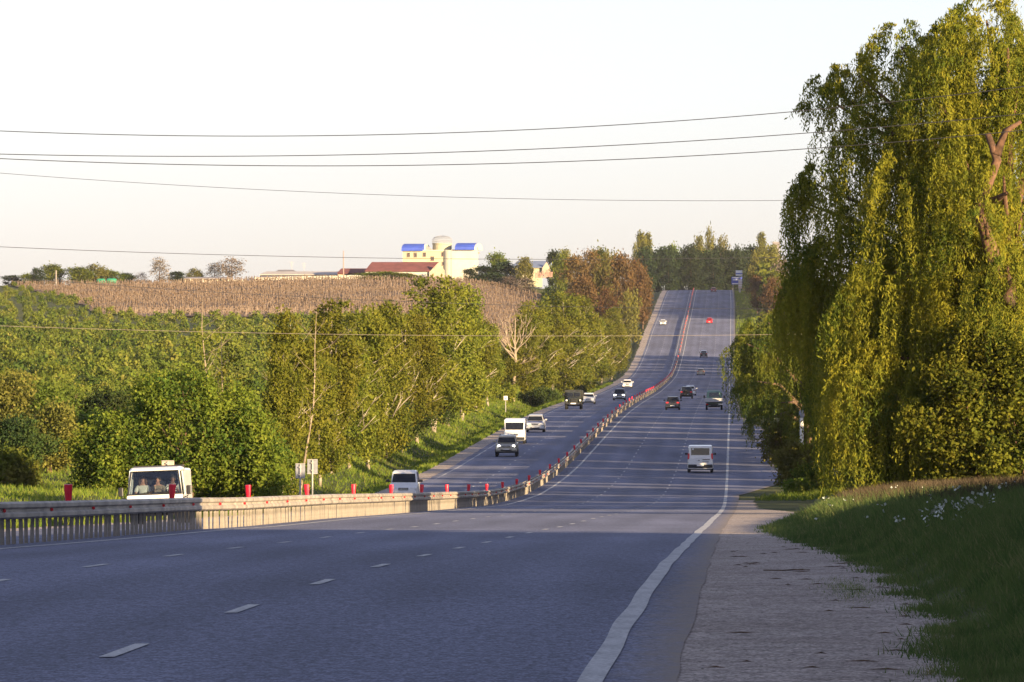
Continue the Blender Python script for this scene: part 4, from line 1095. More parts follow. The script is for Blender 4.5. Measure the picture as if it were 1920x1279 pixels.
def car(label, cat, pm, loc, rot, L=4.3, W=1.74, H=1.45, hood=.92, nose=.70, belt=.96, wb=.27, ws0=-.75, ws1=-.10, rr0=1.05, rr1=1.75, tail=.98, roofw=.60, sill=.22,
        wheel_r=.31, wb_f=-1.35, wb_r=1.28, front=True, head='lamp', tailm='tail', grille=True, cladding=None, roofm=None, name='car', tail_hi=False, spare=False, bull=False, group=None, rails=False, gm=None, bump_m=None, sticker=False, rwin=None, wtop=1.0, mirror_m=None, hoodm=None):
    root = empty(name, loc, rot); tag(root, label, cat, group)
    h = W / 2; y0, y1 = -L / 2, L / 2
    gm = gm or M['glass']; roofm = roofm or pm; bm_ = bump_m or pm
    # lower body
    b = MB()
    b.loft([ring(h * .80, h * .74, sill + .14, nose - .06, y0 + .03, .1), ring(h * .90, h * .84, sill + .04, nose, y0 + .12, .12), ring(h * .97, h * .90, sill, nose + (hood - nose) * .5, y0 + .45, .13),
            ring(h, h * .94, sill, hood, ws0 - .1, .12), ring(h, h * .955, sill, belt, ws0 + .25, .1), ring(h, h * .96, sill, belt, rr0, .1), ring(h * .98, h * .94, sill, tail, rr1, .12), ring(h * .95, h * .91, sill + .04, tail - .02, y1 - .08, .12), ring(h * .88, h * .85, sill + .12, tail - .1, y1, .1)])
    body = b.build('body', pm, root)
    # cabin: pillars and roof
    c = MB()
    rw = W * roofw * .575
    c.loft([ring(h * .90, h * .86, belt - .12, belt - .03, ws0, .05), ring(h * .90, rw + .04, belt - .12, H - .10, ws1 - .14, .09), ring(h * .90, rw, belt - .12, H - .02, ws1 + .12, .1), ring(h * .90, rw, belt - .12, H, (ws1 + rr0) / 2, .1), ring(h * .90, rw, belt - .12, H - .03, rr0 - .1, .1), ring(h * .89, rw * .97, belt - .12, H - .1, rr0 + .04, .09), ring(h * .88, h * .84, belt - .12, tail - .01, rr1, .05)])
    c.build('cabin', roofm, root)
    zt = H - .13
    # glass
    gx0, gx1 = h * .80, rw * .92
    gx1, wy, wz = gx0 + (gx1 - gx0) * wtop, ws0 + (ws1 - .13 - ws0) * wtop, belt + .03 + (zt - belt - .02) * wtop
    panel('windscreen', [(-gx0, ws0 + .0, belt + .03), (gx0, ws0 + .0, belt + .03), (gx1, wy, wz), (-gx1, wy, wz)], gm, root, .022, (0, -1, .5))
    if rwin: (a0, a1, z0, z1) = rwin
    else: a0, a1, z0, z1 = h * .76, rw * .88, tail + .05, H - .15
    f = lambda z: rr1 + (rr0 + .04 - rr1) * np.clip((z - tail) / max(.05, (H - .1 - tail)), 0, 1)
    panel('rear_window', [(-a0, float(f(z0)) + .005, z0), (a0, float(f(z0)) + .005, z0), (a1, float(f(z1)) + .005, z1), (-a1, float(f(z1)) + .005, z1)], gm, root, .02, (0, 1, .3))
    for s in (-1, 1):
        fx = lambda z: s * (h * .90 + (rw - h * .90) * (z - belt + .12) / (H - belt + .12) + .004)
        ym = (ws1 + rr0) / 2
        panel('side_window', [(fx(belt + .04), ws0 + .42, belt + .04), (fx(belt + .04), ym - .04, belt + .04), (fx(zt), ym - .04, zt), (fx(zt), ws1 + .05, zt)], gm, root, .015, (s, 0, 0))
        panel('side_window', [(fx(belt + .04), ym + .04, belt + .04), (fx(belt + .04), rr0 + .1 if rr1 - rr0 > .4 else rr0 - .1, belt + .04), (fx(zt), rr0 - .15, zt), (fx(zt), ym + .04, zt)], gm, root, .015, (s, 0, 0))
        m = MB(); m.rbox((s * (h + .10), ws0 + .38, belt + .10), (.22, .10, .15), .04, axis='x'); m.box((s * (h - .01), ws0 + .40, belt + .05), (.14, .05, .05)); m.build('mirror', mirror_m or bm_, root)
        # lamps
        hl = MB(); zz = nose - .05
        if not bull: hl.rbox((s * h * .66, y0 + .14, zz), (h * .42, .20, .17), .05, axis='x')
        else: hl.lathe([(.02, -.03), (.10, -.02), (.11, .04), (.09, .08)], 14, (s * h * .66, y0 + .06, zz), 'y')
        hl.build('headlight', M[head], root)
        tl = MB()
        if tail_hi: tl.rbox((s * h * .90, y1 - .10, tail - .02), (.14, .16, .42), .04, axis='z')
        else: tl.rbox((s * h * .72, y1 - .045, tail - .16), (h * .38, .12, .17), .04, axis='x')
        tl.build('tail_light', M[tailm], root)
        for yy in (wb_f, wb_r): wheel(root, s * (h - .11), yy, wheel_r, .21)
    # bumpers, grille, plates
    fb = MB(); fb.rbox((0, y0 + .07, sill + .20), (W * .94, .22, .24), .07, axis='x'); fb.build('front_bumper', bm_, root)
    rb = MB(); rb.rbox((0, y1 - .05, sill + .20), (W * .94, .22, .25), .07, axis='x'); rb.build('rear_bumper', bm_, root)
    lo = MB(); lo.rbox((0, y0 + .02, sill + .17), (W * .5, .18, .11), .03, axis='x'); lo.build('air_intake', M['black'], root)
    if grille:
        gr = MB(); gr.rbox((0, y0 + .07, nose - .07), (W * .34, .12, .15), .03, axis='x'); g0 = gr.build('grille', M['black'], root)
        tr = MB(); tr.box((0, y0 + .0, nose - .05), (W * .30, .02, .02)); tr.box((0, y0 + .0, nose - .10), (W * .30, .02, .02)); tr.build('grille_bar', M['chrome'], g0)
    for (yy, zz, nm) in ((y0 - .045, sill + .24, 'number_plate'), (y1 + .062, sill + .26, 'number_plate')):
        q = MB(); q.box((0, yy, zz), (.50, .02, .11)); q.build(nm, M['plate'], root)
    ub = MB(); ub.box((0, 0, sill + .02), (W * .82, L * .86, .16)); ub.build('underbody', M['black'], root)
    if cladding:
        cl = MB()
        for s in (-1, 1): cl.rbox((s * (h - .01), 0, sill + .10), (.06, L * .78, .24), .02)
        cl.build('side_cladding', cladding, root)
    if spare:
        sp = MB(); sp.lathe([(.03, 0), (.3, 0), (.33, .05), (.33, .16), (.28, .2), (.03, .2)], 18, (0.05, y1 + .0, tail - .2), 'y'); sp.build('spare_wheel', M['tyre'], root)
    if rails:
        rl = MB()
        for s in (-1, 1): rl.tube([(s * rw * .85, ws1 + .2, H - .02), (s * rw * .85, ws1 + .3, H + .05), (s * rw * .85, rr0 - .3, H + .05), (s * rw * .85, rr0 - .2, H - .03)], .02, 5)
        rl.build('roof_rail', M['black'], root)
    if hoodm:
        panel('bonnet', [(-h * .7, y0 + .42, nose + (hood - nose) * .5 + .01), (h * .7, y0 + .42, nose + (hood - nose) * .5 + .01), (h * .78, ws0 - .05, hood + .01), (-h * .78, ws0 - .05, hood + .01)], hoodm, root, .012, (0, 0, 1))
    return root
def at_px(x, yb, dguess):
    """distance and place on the carriageway of a vehicle whose wheels touch at pixel row yb"""
    best = None
    for d in np.arange(dguess - 120, dguess + 160, .5):
        X = (x - 960) * d / FPX; z = float(road_z(X - float(xr(d)), d))
        e = abs(YE - (z - ZC) * FPX / d - yb)
        if best is None or e < best[0]: best = (e, d, X, z)
    _, d, X, z = best
    return d, Vector((X, d, z + .018))
def place(x, yb, dg, away, off=2.1):
    d, p = at_px(x, yb, dg)
    # yb is the near end of the vehicle; move its middle half a length on
    u = p.x - float(xr(d)); d2 = d + off
    q = Vector((float(xr(d2)) + u, d2, float(road_z(u, d2)) + .018))
    return q, road_frame(d2, back=False) if not away else road_frame(d2, back=True)
# frames: a car's front is local -Y.  Coming towards us: local +Y runs along the road away from the camera.
SUVP = dict(L=4.2, W=1.76, H=1.72, hood=1.06, nose=.90, belt=1.10, ws0=-.80, ws1=-.30, rr0=1.75, rr1=1.98, tail=1.10, roofw=.64, sill=.36, wheel_r=.36, wb_f=-1.3, wb_r=1.25)
VAN = dict(L=4.9, W=1.92, H=2.12, hood=1.22, nose=.86, belt=1.28, ws0=-1.65, ws1=-1.0, rr0=2.25, rr1=2.38, tail=1.25, roofw=.80, sill=.28, wheel_r=.33, wb_f=-1.55, wb_r=1.45)
HATCH = dict(L=3.9, W=1.70, H=1.52, hood=.96, nose=.76, belt=1.0, ws0=-.85, ws1=-.2, rr0=1.35, rr1=1.80, tail=1.0, roofw=.58)
p, r = place(949, 857, 540, False)
car('pale gold off roader with round lit headlamps leading the white van', 'off-road car', M['gold'], p, r, front=True, head='lamp_on', bull=True, cladding=M['black'], name='off_road_car', rails=True, **{**SUVP, 'W': 1.80})
p, r = place(964, 833, 590, False, 2.5)
car('white high roofed van following the pale gold off roader', 'van', M['white'], p, r, name='delivery_van', bump_m=M['black'], wtop=.72, **{**VAN, 'H': 2.2, 'belt': 1.2, 'hood': 1.14})
p, r = place(1003, 811, 625, False)
car('silver people carrier with blue bonnet overtaking beside the white high roofed van', 'car', M['silver'], p, r, name='people_carrier', head='lamp', L=4.4, W=1.82, H=1.68, hood=1.05, nose=.82, belt=1.08, ws0=-1.1, ws1=-.35, rr0=1.7, rr1=2.05, tail=1.05, roofw=.62, sill=.24, wheel_r=.33, hoodm=M['bluehood'] if 'bluehood' in M else mat('blue_bonnet_paint', (.10, .14, .34), .3, .2, coat=.5))
p, r = place(1103, 758, 830, False)
car('white saloon half hidden behind the dark green truck', 'car', M['white'], p, r, name='saloon_car', H=1.42)
p, r = place(1161, 751, 880, False)
car('dark car with two glaring headlamps close to the barrier', 'car', M['darkblue'], p, r, name='hatchback_car', head='lamp_on', bump_m=M['silver'], **{**HATCH, 'H': 1.6})
p, r = place(1176, 728, 1180, False)
car('white car coming on behind the dark car with glaring headlamps', 'car', M['white'], p, r, name='saloon_car', H=1.5, W=1.78)
p, r = place(1243, 610, 1790, False)
car('small far white car high up on the oncoming side', 'car', M['white'], p, r, name='saloon_car')
p, r = place(756, 944, 385, False)
car('white compact van just showing above the crash barrier', 'van', M['white'], p, r, name='compact_van', bump_m=M['black'], L=4.0, W=1.68, H=1.86, hood=1.14, nose=.86, belt=1.16, ws0=-1.15, ws1=-.55, rr0=1.8, rr1=1.95, tail=1.12, roofw=.68, sill=.26)
# going away, seen from behind
p, r = place(1313, 887, 482, True, 2.4)
v = car('white van with square rear window driving away in the nearside lane', 'van', M['white'], p, r, name='passenger_van', bump_m=M['black'], mirror_m=M['black'], tail_hi=True, tailm='tail_on', rwin=(.66, .66, 1.28, 1.78), **{**VAN, 'L': 4.75, 'W': 1.86, 'H': 1.97, 'belt': 1.2, 'tail': 1.2, 'rr0': 2.27, 'rr1': 2.33})
b = MB(); b.box((-.42, 2.405, .96), (.52, .03, .05)); b.build('door_badge', M['black'], v)
b = MB(); b.box((.10, 2.415, .90), (.12, .04, .05)); b.build('door_handle', M['black'], v)
b = MB(); b.box((-.38, 2.41, .80), (.46, .02, .11)); b.build('faded_plate', mat('faded_plate', (.42, .42, .43), .6), v)
b = MB(); b.box((.52, 2.35, 1.70), (.1, .01, .1)); b.build('window_sticker', M['plate'], v)
b = MB(); b.rbox((0, 2.36, .62), (1.5, .03, .03), .01, axis='x'); b.build('door_seam', M['black'], v)
p, r = place(1261, 769, 765, True)
car('dark blue hatchback driving away just left of the green pickup truck', 'car', M['darkblue'], p, r, name='hatchback_car', tailm='tail_on', **{**HATCH, 'H': 1.58, 'W': 1.72})
p, r = place(1287, 748, 920, True)
car('black off roader with a spare wheel on its tail', 'off-road car', M['blackp'], p, r, name='off_road_car', spare=True, tailm='tail_on', roofm=M['blackp'], rails=True, **{**SUVP, 'W': 1.80, 'H': 1.72})
p, r = place(1294, 742, 1010, True)
car('white car mostly hidden behind the black off roader', 'car', M['white'], p, r, name='saloon_car', H=1.5)
p, r = place(1314, 704, 1435, True)
car('beige saloon driving away beyond the green pickup truck', 'car', M['beige'], p, r, name='saloon_car', H=1.42)
p, r = place(1319.5, 671, 1570, True)
car('dark car with pale roof ahead of the beige saloon', 'car', M['blackp'], p, r, name='off_road_car', roofm=M['silver'], **SUVP)
p, r = place(1330, 607, 1810, True)
car('red car driving up the far slope', 'car', M['redp'], p, r, name='hatchback_car', **{**HATCH, 'H': 1.55})
p, r = place(1338, 548, 2170, True)
car('maroon car about to vanish over the crest', 'car', M['pink'], p, r, name='saloon_car', tailm='tail_on', H=1.5, W=1.8)

# dark green bonneted lorry coming towards us
def lorry():
    p, r = place(1075, 768, 770, False, 2.8)
    root = empty('old_lorry', p, r); tag(root, 'dark green old lorry with canvas back and pale number plate', 'lorry')
    A = M['army']
    b = MB(); b.loft([ring(.52, .46, .72, 1.30, -2.75, .12), ring(.58, .54, .66, 1.40, -2.5, .14), ring(.75, .68, .66, 1.46, -1.35, .12)]); b.build('bonnet', A, root)
    for s in (-1, 1):
        f = MB(); f.loft([ring(.22, .2, .72, .92, -2.85, .06), ring(.24, .22, .95, 1.12, -2.5, .06), ring(.24, .22, .95, 1.12, -1.9, .06), ring(.24, .22, .6, .8, -1.35, .06)])
        o = f.build('wing', A, root); o.location = (s * .82, 0, 0)
        h = MB(); h.lathe([(.02, -.05), (.10, -.04), (.12, .02), (.08, .1)], 14, (s * .80, -2.8, 1.06), 'y'); h.build('headlight', M['lamp'], root)
        wheel(root, s * .86, -2.15, .45, .28); wheel(root, s * .86, 1.35, .45, .30)
        m = MB(); m.box((s * 1.18, -1.25, 1.75), (.16, .06, .24)); m.tube([(s * .85, -1.2, 1.55), (s * 1.12, -1.25, 1.7)], .015, 5); m.build('mirror', M['black'], root)
        panel('side_window', [(s * .865, -1.2, 1.52), (s * .865, -.35, 1.52), (s * .80, -.4, 1.95), (s * .80, -1.0, 1.95)], M['glass'], root, .012, (s, 0, 0))
    c = MB(); c.loft([ring(.86, .84, .62, 1.48, -1.38, .08), ring(.87, .80, .62, 2.02, -1.15, .1), ring(.87, .80, .62, 2.06, -.7, .1), ring(.87, .80, .62, 2.05, -.2, .1)]); c.build('cab', A, root)
    for s in (-1, 1): panel('windscreen', [(s * .05, -1.405, 1.50), (s * .78, -1.39, 1.50), (s * .72, -1.20, 1.93), (s * .05, -1.21, 1.93)], M['glass'], root, .02, (0, -1, .2))
    g = MB(); g.box((0, -2.78, 1.0), (.66, .06, .5)); gg = g.build('grille', M['black'], root)
    for k in range(6):
        q = MB(); q.box((-.28 + k * .112, -2.82, 1.0), (.03, .03, .46)); q.build('grille_bar', A, gg)
    q = MB(); q.rbox((0, -2.95, .68), (1.9, .14, .2), .04, axis='x'); q.build('bumper', M['black'], root)
    q = MB(); q.box((0, -3.03, .70), (.62, .02, .13)); q.build('number_plate', M['plate'], root)
    q = MB(); q.loft([ring(1.08, 1.06, .95, 2.22, -.1, .12), ring(1.1, 1.06, .95, 2.26, .2, .14), ring(1.1, 1.06, .95, 2.26, 2.5, .14), ring(1.08, 1.04, .95, 2.2, 2.75, .12)]); q.build('canvas_back', mat('dark_canvas', (.030, .032, .026), .9, var=.3, scale=2), root)
    q = MB(); q.box((0, .2, .75), (.9, 5.0, .2)); q.box((0, -2.15, .45), (1.5, .12, .12)); q.box((0, 1.35, .45), (1.5, .14, .14)); q.build('chassis', M['black'], root)
lorry()

# green flatbed pickup truck seen from behind
def flatbed():
    p, r = place(1339, 769, 765, True, 2.4)
    root = empty('flatbed_truck', p, r); tag(root, 'green cab pickup truck with a low pale tailgate near the edge line', 'pickup truck')
    G_ = M['greenp']; Wt = M['flatgrey']
    c = MB(); c.loft([ring(.82, .74, .5, 1.25, -2.3, .12), ring(.92, .86, .42, 1.38, -2.05, .12), ring(.95, .82, .42, 2.10, -1.35, .14), ring(.95, .78, .42, 2.22, -.9, .14), ring(.95, .78, .42, 2.22, -.35, .14), ring(.94, .80, .42, 2.12, -.15, .12)]); c.build('cab', G_, root)
    panel('rear_window', [(-.60, -.10, 1.52), (.60, -.10, 1.52), (.56, -.14, 2.0), (-.56, -.14, 2.0)], M['glass'], root, .02, (0, 1, 0))
    panel('windscreen', [(-.74, -2.0, 1.42), (.74, -2.0, 1.42), (.66, -1.42, 2.05), (-.66, -1.42, 2.05)], M['glass'], root, .02, (0, -1, .3))
    for s in (-1, 1):
        panel('side_window', [(s * .93, -1.7, 1.45), (s * .93, -.6, 1.45), (s * .81, -.6, 2.0), (s * .83, -1.3, 2.0)], M['glass'], root, .012, (s, 0, 0))
        m = MB(); m.rbox((s * 1.16, -1.7, 1.5), (.18, .08, .30), .03, axis='z'); m.tube([(s * .9, -1.7, 1.42), (s * 1.14, -1.7, 1.45)], .02, 5); m.build('mirror', M['black'], root)
        w = MB(); w.box((s * 1.06, 1.1, 1.12), (.05, 2.5, .40)); w.build('side_board', Wt, root)
        wheel(root, s * .86, -1.55, .35, .22); wheel(root, s * .86, 1.25, .35, .24)
        t = MB(); t.box((s * .82, 2.38, .66), (.26, .06, .12)); t.build('tail_light', M['tail'], root)
        h = MB(); h.rbox((s * .62, -2.3, .8), (.26, .1, .2), .04, axis='x'); h.build('headlight', M['lamp'], root)
    t = MB(); t.box((0, 2.36, 1.14), (2.14, .06, .44)); tg = t.build('tailgate', Wt, root)
    for k in range(2):
        q = MB(); q.box((0, 2.40, 1.04 + .2 * k), (2.1, .02, .03)); q.build('rib', M['galv'], tg)
    f = MB(); f.box((0, 1.1, .90), (2.1, 2.5, .07)); f.build('load_floor', M['black'], root)
    f = MB(); f.box((0, -.06, 1.5), (1.7, .05, .9)); 
    hb = MB(); hb.tube([(-.85, -.02, .9), (-.85, -.02, 1.42), (.85, -.02, 1.42), (.85, -.02, .9)], .03, 5); hb.tube([(-.85, -.02, 1.42), (-.8, -.02, 2.3), (.8, -.02, 2.3), (.85, -.02, 1.42)], .025, 5); hb.build('rack', G_, root)
    f = MB(); f.box((-.3, -.8, 2.3), (.1, .9, .05)); f.box((.45, -.7, 2.32), (.5, .5, .06)); f.build('roof_rack', M['galv'], root)
    f = MB(); f.box((0, .4, .55), (.8, 4.0, .18)); f.box((0, 1.25, .36), (1.4, .14, .14)); f.box((0, 2.2, .6), (1.9, .1, .12)); f.build('chassis', M['black'], root)
    f = MB(); f.box((-.72, 2.41, .66), (.5, .02, .11)); f.build('number_plate', M['plate'], root)
M['flatgrey'] = mat('pale_grey_paint', (.50, .50, .51), .5, var=.12, scale=2)
flatbed()

# ------------------------------------------------------------------ white cab-over truck with three people
def glass_clear():
    m = bpy.data.materials.new('clear_windscreen'); m.use_nodes = True; nt = m.node_tree; nt.nodes.clear()
    o = nt.nodes.new('ShaderNodeOutputMaterial'); t = nt.nodes.new('ShaderNodeBsdfTransparent'); g = nt.nodes.new('ShaderNodeBsdfGlossy'); x = nt.nodes.new('ShaderNodeMixShader')
    g.inputs['Roughness'].default_value = .03; t.inputs[0].default_value = (.70, .74, .76, 1); x.inputs[0].default_value = .07
    nt.links.new(t.outputs[0], x.inputs[1]); nt.links.new(g.outputs[0], x.inputs[2]); nt.links.new(x.outputs[0], o.inputs[0])
    return m
M['clear'] = glass_clear()
M['skin'] = mat('skin', (.50, .27, .19), .6, var=.08, scale=10)
M['skin_shade'] = mat('shaded_skin', (.30, .16, .11), .6, var=.08, scale=10)  # driver's shadowed face: the shade is put into the skin colour
M['hair_b'] = mat('brown_hair', (.11, .06, .035), .7); M['hair_d'] = mat('dark_hair', (.025, .018, .014), .7)
M['shirt_w'] = mat('white_shirt', (.70, .70, .64), .8); M['shirt_t'] = mat('tan_shirt', (.30, .24, .17), .85); M['seatm'] = mat('dark_seat_fabric', (.03, .03, .035), .9)
M['strapm'] = mat('black_strap', (.015, .015, .015), .8)
def skin_obj(name, verts, edges, rad, m, parent, lv=2):
    me = bpy.data.meshes.new(name); me.from_pydata(verts, edges, []); me.update()
    o = link(name, me, parent)
    sm = o.modifiers.new('skin', 'SKIN'); sm.branch_smoothing = .6
    for i, rr in enumerate(rad): me.skin_vertices[0].data[i].radius = rr if hasattr(rr, '__len__') else (rr, rr)
    me.skin_vertices[0].data[0].use_root = True
    ss = o.modifiers.new('sub', 'SUBSURF'); ss.levels = lv; ss.render_levels = lv
    me.materials.append(m)
    return o
def person(loc, rot, skin, shirt, hair, long_hair, label, hands, turn=0.0):
    """seated, local -Y is forward; origin at the hip joint on the seat"""
    root = empty('person', loc, rot); tag(root, label, 'person')
    V = [(0, 0, .09), (0, .02, .28), (0, .03, .46), (0, .0, .555), (0, -.012, .64), (0, -.02, .72), (0, -.015, .79),
         (-.17, .02, .47), (-.25, -.06, .24), (hands[0][0], hands[0][1], hands[0][2]), (.17, .02, .47), (.25, -.06, .24), (hands[1][0], hands[1][1], hands[1][2]),
         (-.10, -.10, .09), (-.12, -.44, .11), (-.12, -.50, -.32), (-.12, -.62, -.36), (.10, -.10, .09), (.12, -.44, .11), (.12, -.50, -.32), (.12, -.62, -.36), (0, -.105, .665)]
    E = [(0, 1), (1, 2), (2, 3), (3, 4), (4, 5), (5, 6), (2, 7), (7, 8), (8, 9), (2, 10), (10, 11), (11, 12), (0, 13), (13, 14), (14, 15), (15, 16), (0, 17), (17, 18), (18, 19), (19, 20), (4, 21)]
    rad = [(.13, .10), (.09, .07), (.09, .06), (.048, .048), (.070, .080), (.082, .096), (.06, .07), .06, .042, .032, .06, .042, .032, .085, .062, .045, .035, .085, .062, .045, .035, (.018, .022)]
    skin_obj('body', V, E, rad, skin, root)
    SV = [(0, 0, .06), (0, .02, .28), (0, .03, .46), (-.175, .02, .465), (-.25, -.05, .26), (.175, .02, .465), (.25, -.05, .26), (0, .015, .515)]
    skin_obj('shirt', SV, [(0, 1), (1, 2), (2, 3), (3, 4), (2, 5), (5, 6), (2, 7)], [(.175, .15), (.17, .14), (.165, .14), .085, .07, .085, .07, .075], shirt, root)
    h = MB()
    h.ell((0, .012, .735), (.098, .112, .098), 14, 8)
    if long_hair:
        for s in (-1, 1): h.tube([(s * .075, -.01, .75), (s * .10, .0, .62), (s * .115, .0, .46)], [.05, .055, .03], 8)
        h.tube([(0, .08, .74), (0, .10, .6), (0, .11, .42)], [.07, .09, .06], 8)
    else:
        for s in (-1, 1): h.tube([(s * .085, .03, .73), (s * .082, .05, .655)], [.03, .02], 6)
    ho = h.build('hair', hair, root, True)
    f = MB()
    f.ell((0, -.055, .675), (.066, .052, .088), 12, 8)
    f.tube([(0, -.10, .70), (0, -.122, .665), (0, -.108, .655)], [.008, .015, .01], 6)
    fo = f.build('face', skin, root, True)
    e = MB()
    for s in (-1, 1): e.ell((s * .028, -.100, .700), (.012, .008, .007), 8, 4)
    e.build('eyes', M['black'], fo); e = MB(); e.box((0, -.106, .630), (.04, .008, .01)); e.build('mouth', mat('lips', (.30, .10, .09), .6), fo)
    for s in (-1, 1):
        ea = MB(); ea.ell((s * .085, .0, .675), (.012, .022, .032), 8, 5); ea.build('ear', skin, root)
    return root
def cabtruck():
    d = 223.0
    u = ((303 - 960) * d / FPX) - float(xr(d))
    q = Vector((float(xr(d)) + u, d, float(road_z(u, d)) + .015))
    rot = road_frame(d) @ Matrix.Rotation(R(-2.2), 3, 'Y')
    root = empty('white_truck', q, rot); tag(root, 'white cab over truck carrying three people behind a wide windscreen', 'truck')
    Wm = M['white']; h = .93
    zs, zw, ztop = .55, .96, 1.87    # floor, window sill, roof
    # shell from separate plates so that the cab is hollow
    fp = MB(); fp.loft([ring(h - .03, h - .01, .42, zw + .01, y, .06) for y in (-2.20, -2.13)]); 
    o = fp.build('front_panel', Wm, root)
    rf = MB(); rf.loft([ring(h - .14, h - .16, ztop - .13, ztop - .04, -1.93, .05), ring(h - .07, h - .10, ztop - .14, ztop + .01, -1.75, .07), ring(h - .05, h - .09, ztop - .14, ztop + .03, -1.0, .07), ring(h - .05, h - .09, ztop - .14, ztop + .02, -.2, .07)]); rf.build('roof', Wm, root)
    for s in (-1, 1):
        pl = MB()
        pl.loft([[(s * (h - .10), -2.14 + a, zw), (s * (h - .02), -2.14 + a, zw), (s * (h - .02), -2.02 + a, zw), (s * (h - .10), -2.02 + a, zw)] if z == 0 else [(s * (h - .19), -1.93, ztop - .08), (s * (h - .10), -1.93, ztop - .08), (s * (h - .10), -1.80, ztop - .08), (s * (h - .19), -1.80, ztop - .08)] for z, a in ((0, 0), (1, 0))]); pl.build('pillar', Wm, root)
        dr = MB(); dr.loft([[(s * (h - .05), -2.15, .45), (s * h, -2.12, .45), (s * h, -2.12, zw), (s * (h - .05), -2.12, zw)], [(s * (h - .05), -.2, .45), (s * h, -.2, .45), (s * h, -.2, zw), (s * (h - .05), -.2, zw)]]); dd = dr.build('door', Wm, root)
        hd = MB(); hd.box((s * (h + .015), -.6, zw - .12), (.03, .16, .04)); hd.build('handle', M['black'], dd)
        bp = MB(); bp.loft([[(s * (h - .06), -.95, zw), (s * h, -.95, zw), (s * (h - .09), -.95, ztop - .05), (s * (h - .15), -.95, ztop - .05)], [(s * (h - .06), -.2, zw), (s * h, -.2, zw), (s * (h - .09), -.2, ztop - .05), (s * (h - .15), -.2, ztop - .05)]]); bp.build('rear_quarter', Wm, root)
        panel('side_window', [(s * (h - .02), -1.98, zw + .02), (s * (h - .02), -.97, zw + .02), (s * (h - .11), -.97, ztop - .13), (s * (h - .11), -1.74, ztop - .13)], M['clear'], root, .008, (s, 0, 0))
        m = MB(); m.rbox((s * (h + .20), -2.05, zw + .14), (.17, .09, .30), .04, axis='z'); m.tube([(s * (h - .02), -2.1, zw - .12), (s * (h + .16), -2.08, zw - .06), (s * (h + .18), -2.05, zw + .05)], .022, 6); m.build('mirror', M['black'], root)
        hl = MB(); hl.rbox((s * .68, -2.21, .66), (.30, .06, .2), .05, axis='x'); hl.build('headlight', M['lamp'], root)
        wheel(root, s * .78, -1.55, .34, .22); wheel(root, s * .78, 1.3, .34, .26)
    panel('windscreen', [(-h + .06, -2.15, zw + .04), (h - .06, -2.15, zw + .04), (h - .17, -1.93, ztop - .12), (-h + .17, -1.93, ztop - .12)], M['clear'], root, .008, (0, -1, .2))
    gb = MB()
    for a, c_, t in (((-h + .04, -2.165, zw + .03), (h - .04, -2.165, zw + .03), .035), ((-h + .15, -1.945, ztop - .115), (h - .15, -1.945, ztop - .115), .022), ((-h + .045, -2.165, zw + .02), (-h + .155, -1.945, ztop - .11), .026), ((h - .045, -2.165, zw + .02), (h - .155, -1.945, ztop - .11), .026)):
        gb.tube([a, c_], t, 6)
    gb.build('windscreen_rubber', M['black'], root)
    for x0 in (-.5, .1):
        w = MB(); w.tube([(x0, -2.19, zw + .03), (x0 + .42, -2.175, zw + .10)], .014, 5); w.tube([(x0 - .05, -2.185, zw + .05), (x0 + .5, -2.17, zw + .14)], .010, 4); w.build('wiper', M['black'], root)
    bw = MB(); bw.box((0, -.17, 1.2), (1.7, .05, 1.5)); bw.build('back_wall', M['seatm'], root)
    fl = MB(); fl.box((0, -1.15, .5), (1.7, 1.9, .06)); fl.build('cab_floor', M['black'], root)
    ds = MB(); ds.rbox((0, -1.92, zw - .06), (1.70, .34, .16), .06, axis='x'); ds.build('dashboard', M['black'], root)
    for x in (-.52, .02, .50):
        st = MB(); st.rbox((x, -.95, .72), (.46, .5, .16), .05, axis='x'); st.rbox((x, -.60, 1.08), (.44, .14, .66), .05, axis='z'); st.build('seat', M['seatm'], root)
    sw = MB()
    for k in range(20):
        a0, a1 = 2 * math.pi * k / 20, 2 * math.pi * (k + 1) / 20
        f = lambda a: (.50 + .19 * math.cos(a), -1.50 + .11 * math.sin(a), 1.12 - .15 * -math.sin(a) * 1.0)
        sw.tube([f(a0), f(a1)], .014, 5)
    sw.tube([(.5, -1.5, 1.12), (.5, -1.8, .98)], .02, 6); sw.tube([(.31, -1.5, 1.12), (.69, -1.5, 1.12)], .012, 5); sw.build('steering_wheel', M['black'], root)
    bu = MB(); bu.rbox((0, -2.24, .48), (1.8, .12, .2), .05, axis='x'); bu.build('bumper', M['black'], root)
    np_ = MB(); np_.box((0, -2.31, .5), (.52, .02, .11)); np_.build('number_plate', M['plate'], root)
    bd = MB(); bd.loft([ring(h - .05, h - .08, .62, ztop - .02, y, .08) for y in (-.08, 2.3)]); bd.build('cargo_box', Wm, root)
    ch = MB(); ch.box((0, .2, .45), (.8, 4.2, .2)); ch.box((0, 1.3, .34), (1.4, .14, .14)); ch.build('chassis', M['black'], root)
    def at(x, y, z): return q + rot @ Vector((x, y, z))
    person(at(-.50, -.84, .80), rot, M['skin'], M['shirt_w'], M['hair_b'], True, 'person with long brown hair and white top in the passenger seat', ((-.14, -.36, .14), (.12, -.38, .14)))
    person(at(.0, -.84, .78), rot, M['skin'], M['shirt_t'], M['hair_d'], False, 'person with short dark hair and tan shirt in the middle seat', ((-.12, -.36, .14), (.14, -.36, .14)))
    dv = person(at(.50, -.84, .80), rot, M['skin_shade'], M['shirt_w'], M['hair_d'], False, 'person in white shirt with a seat belt at the steering wheel', ((-.17, -.58, .33), (.17, -.58, .33)))
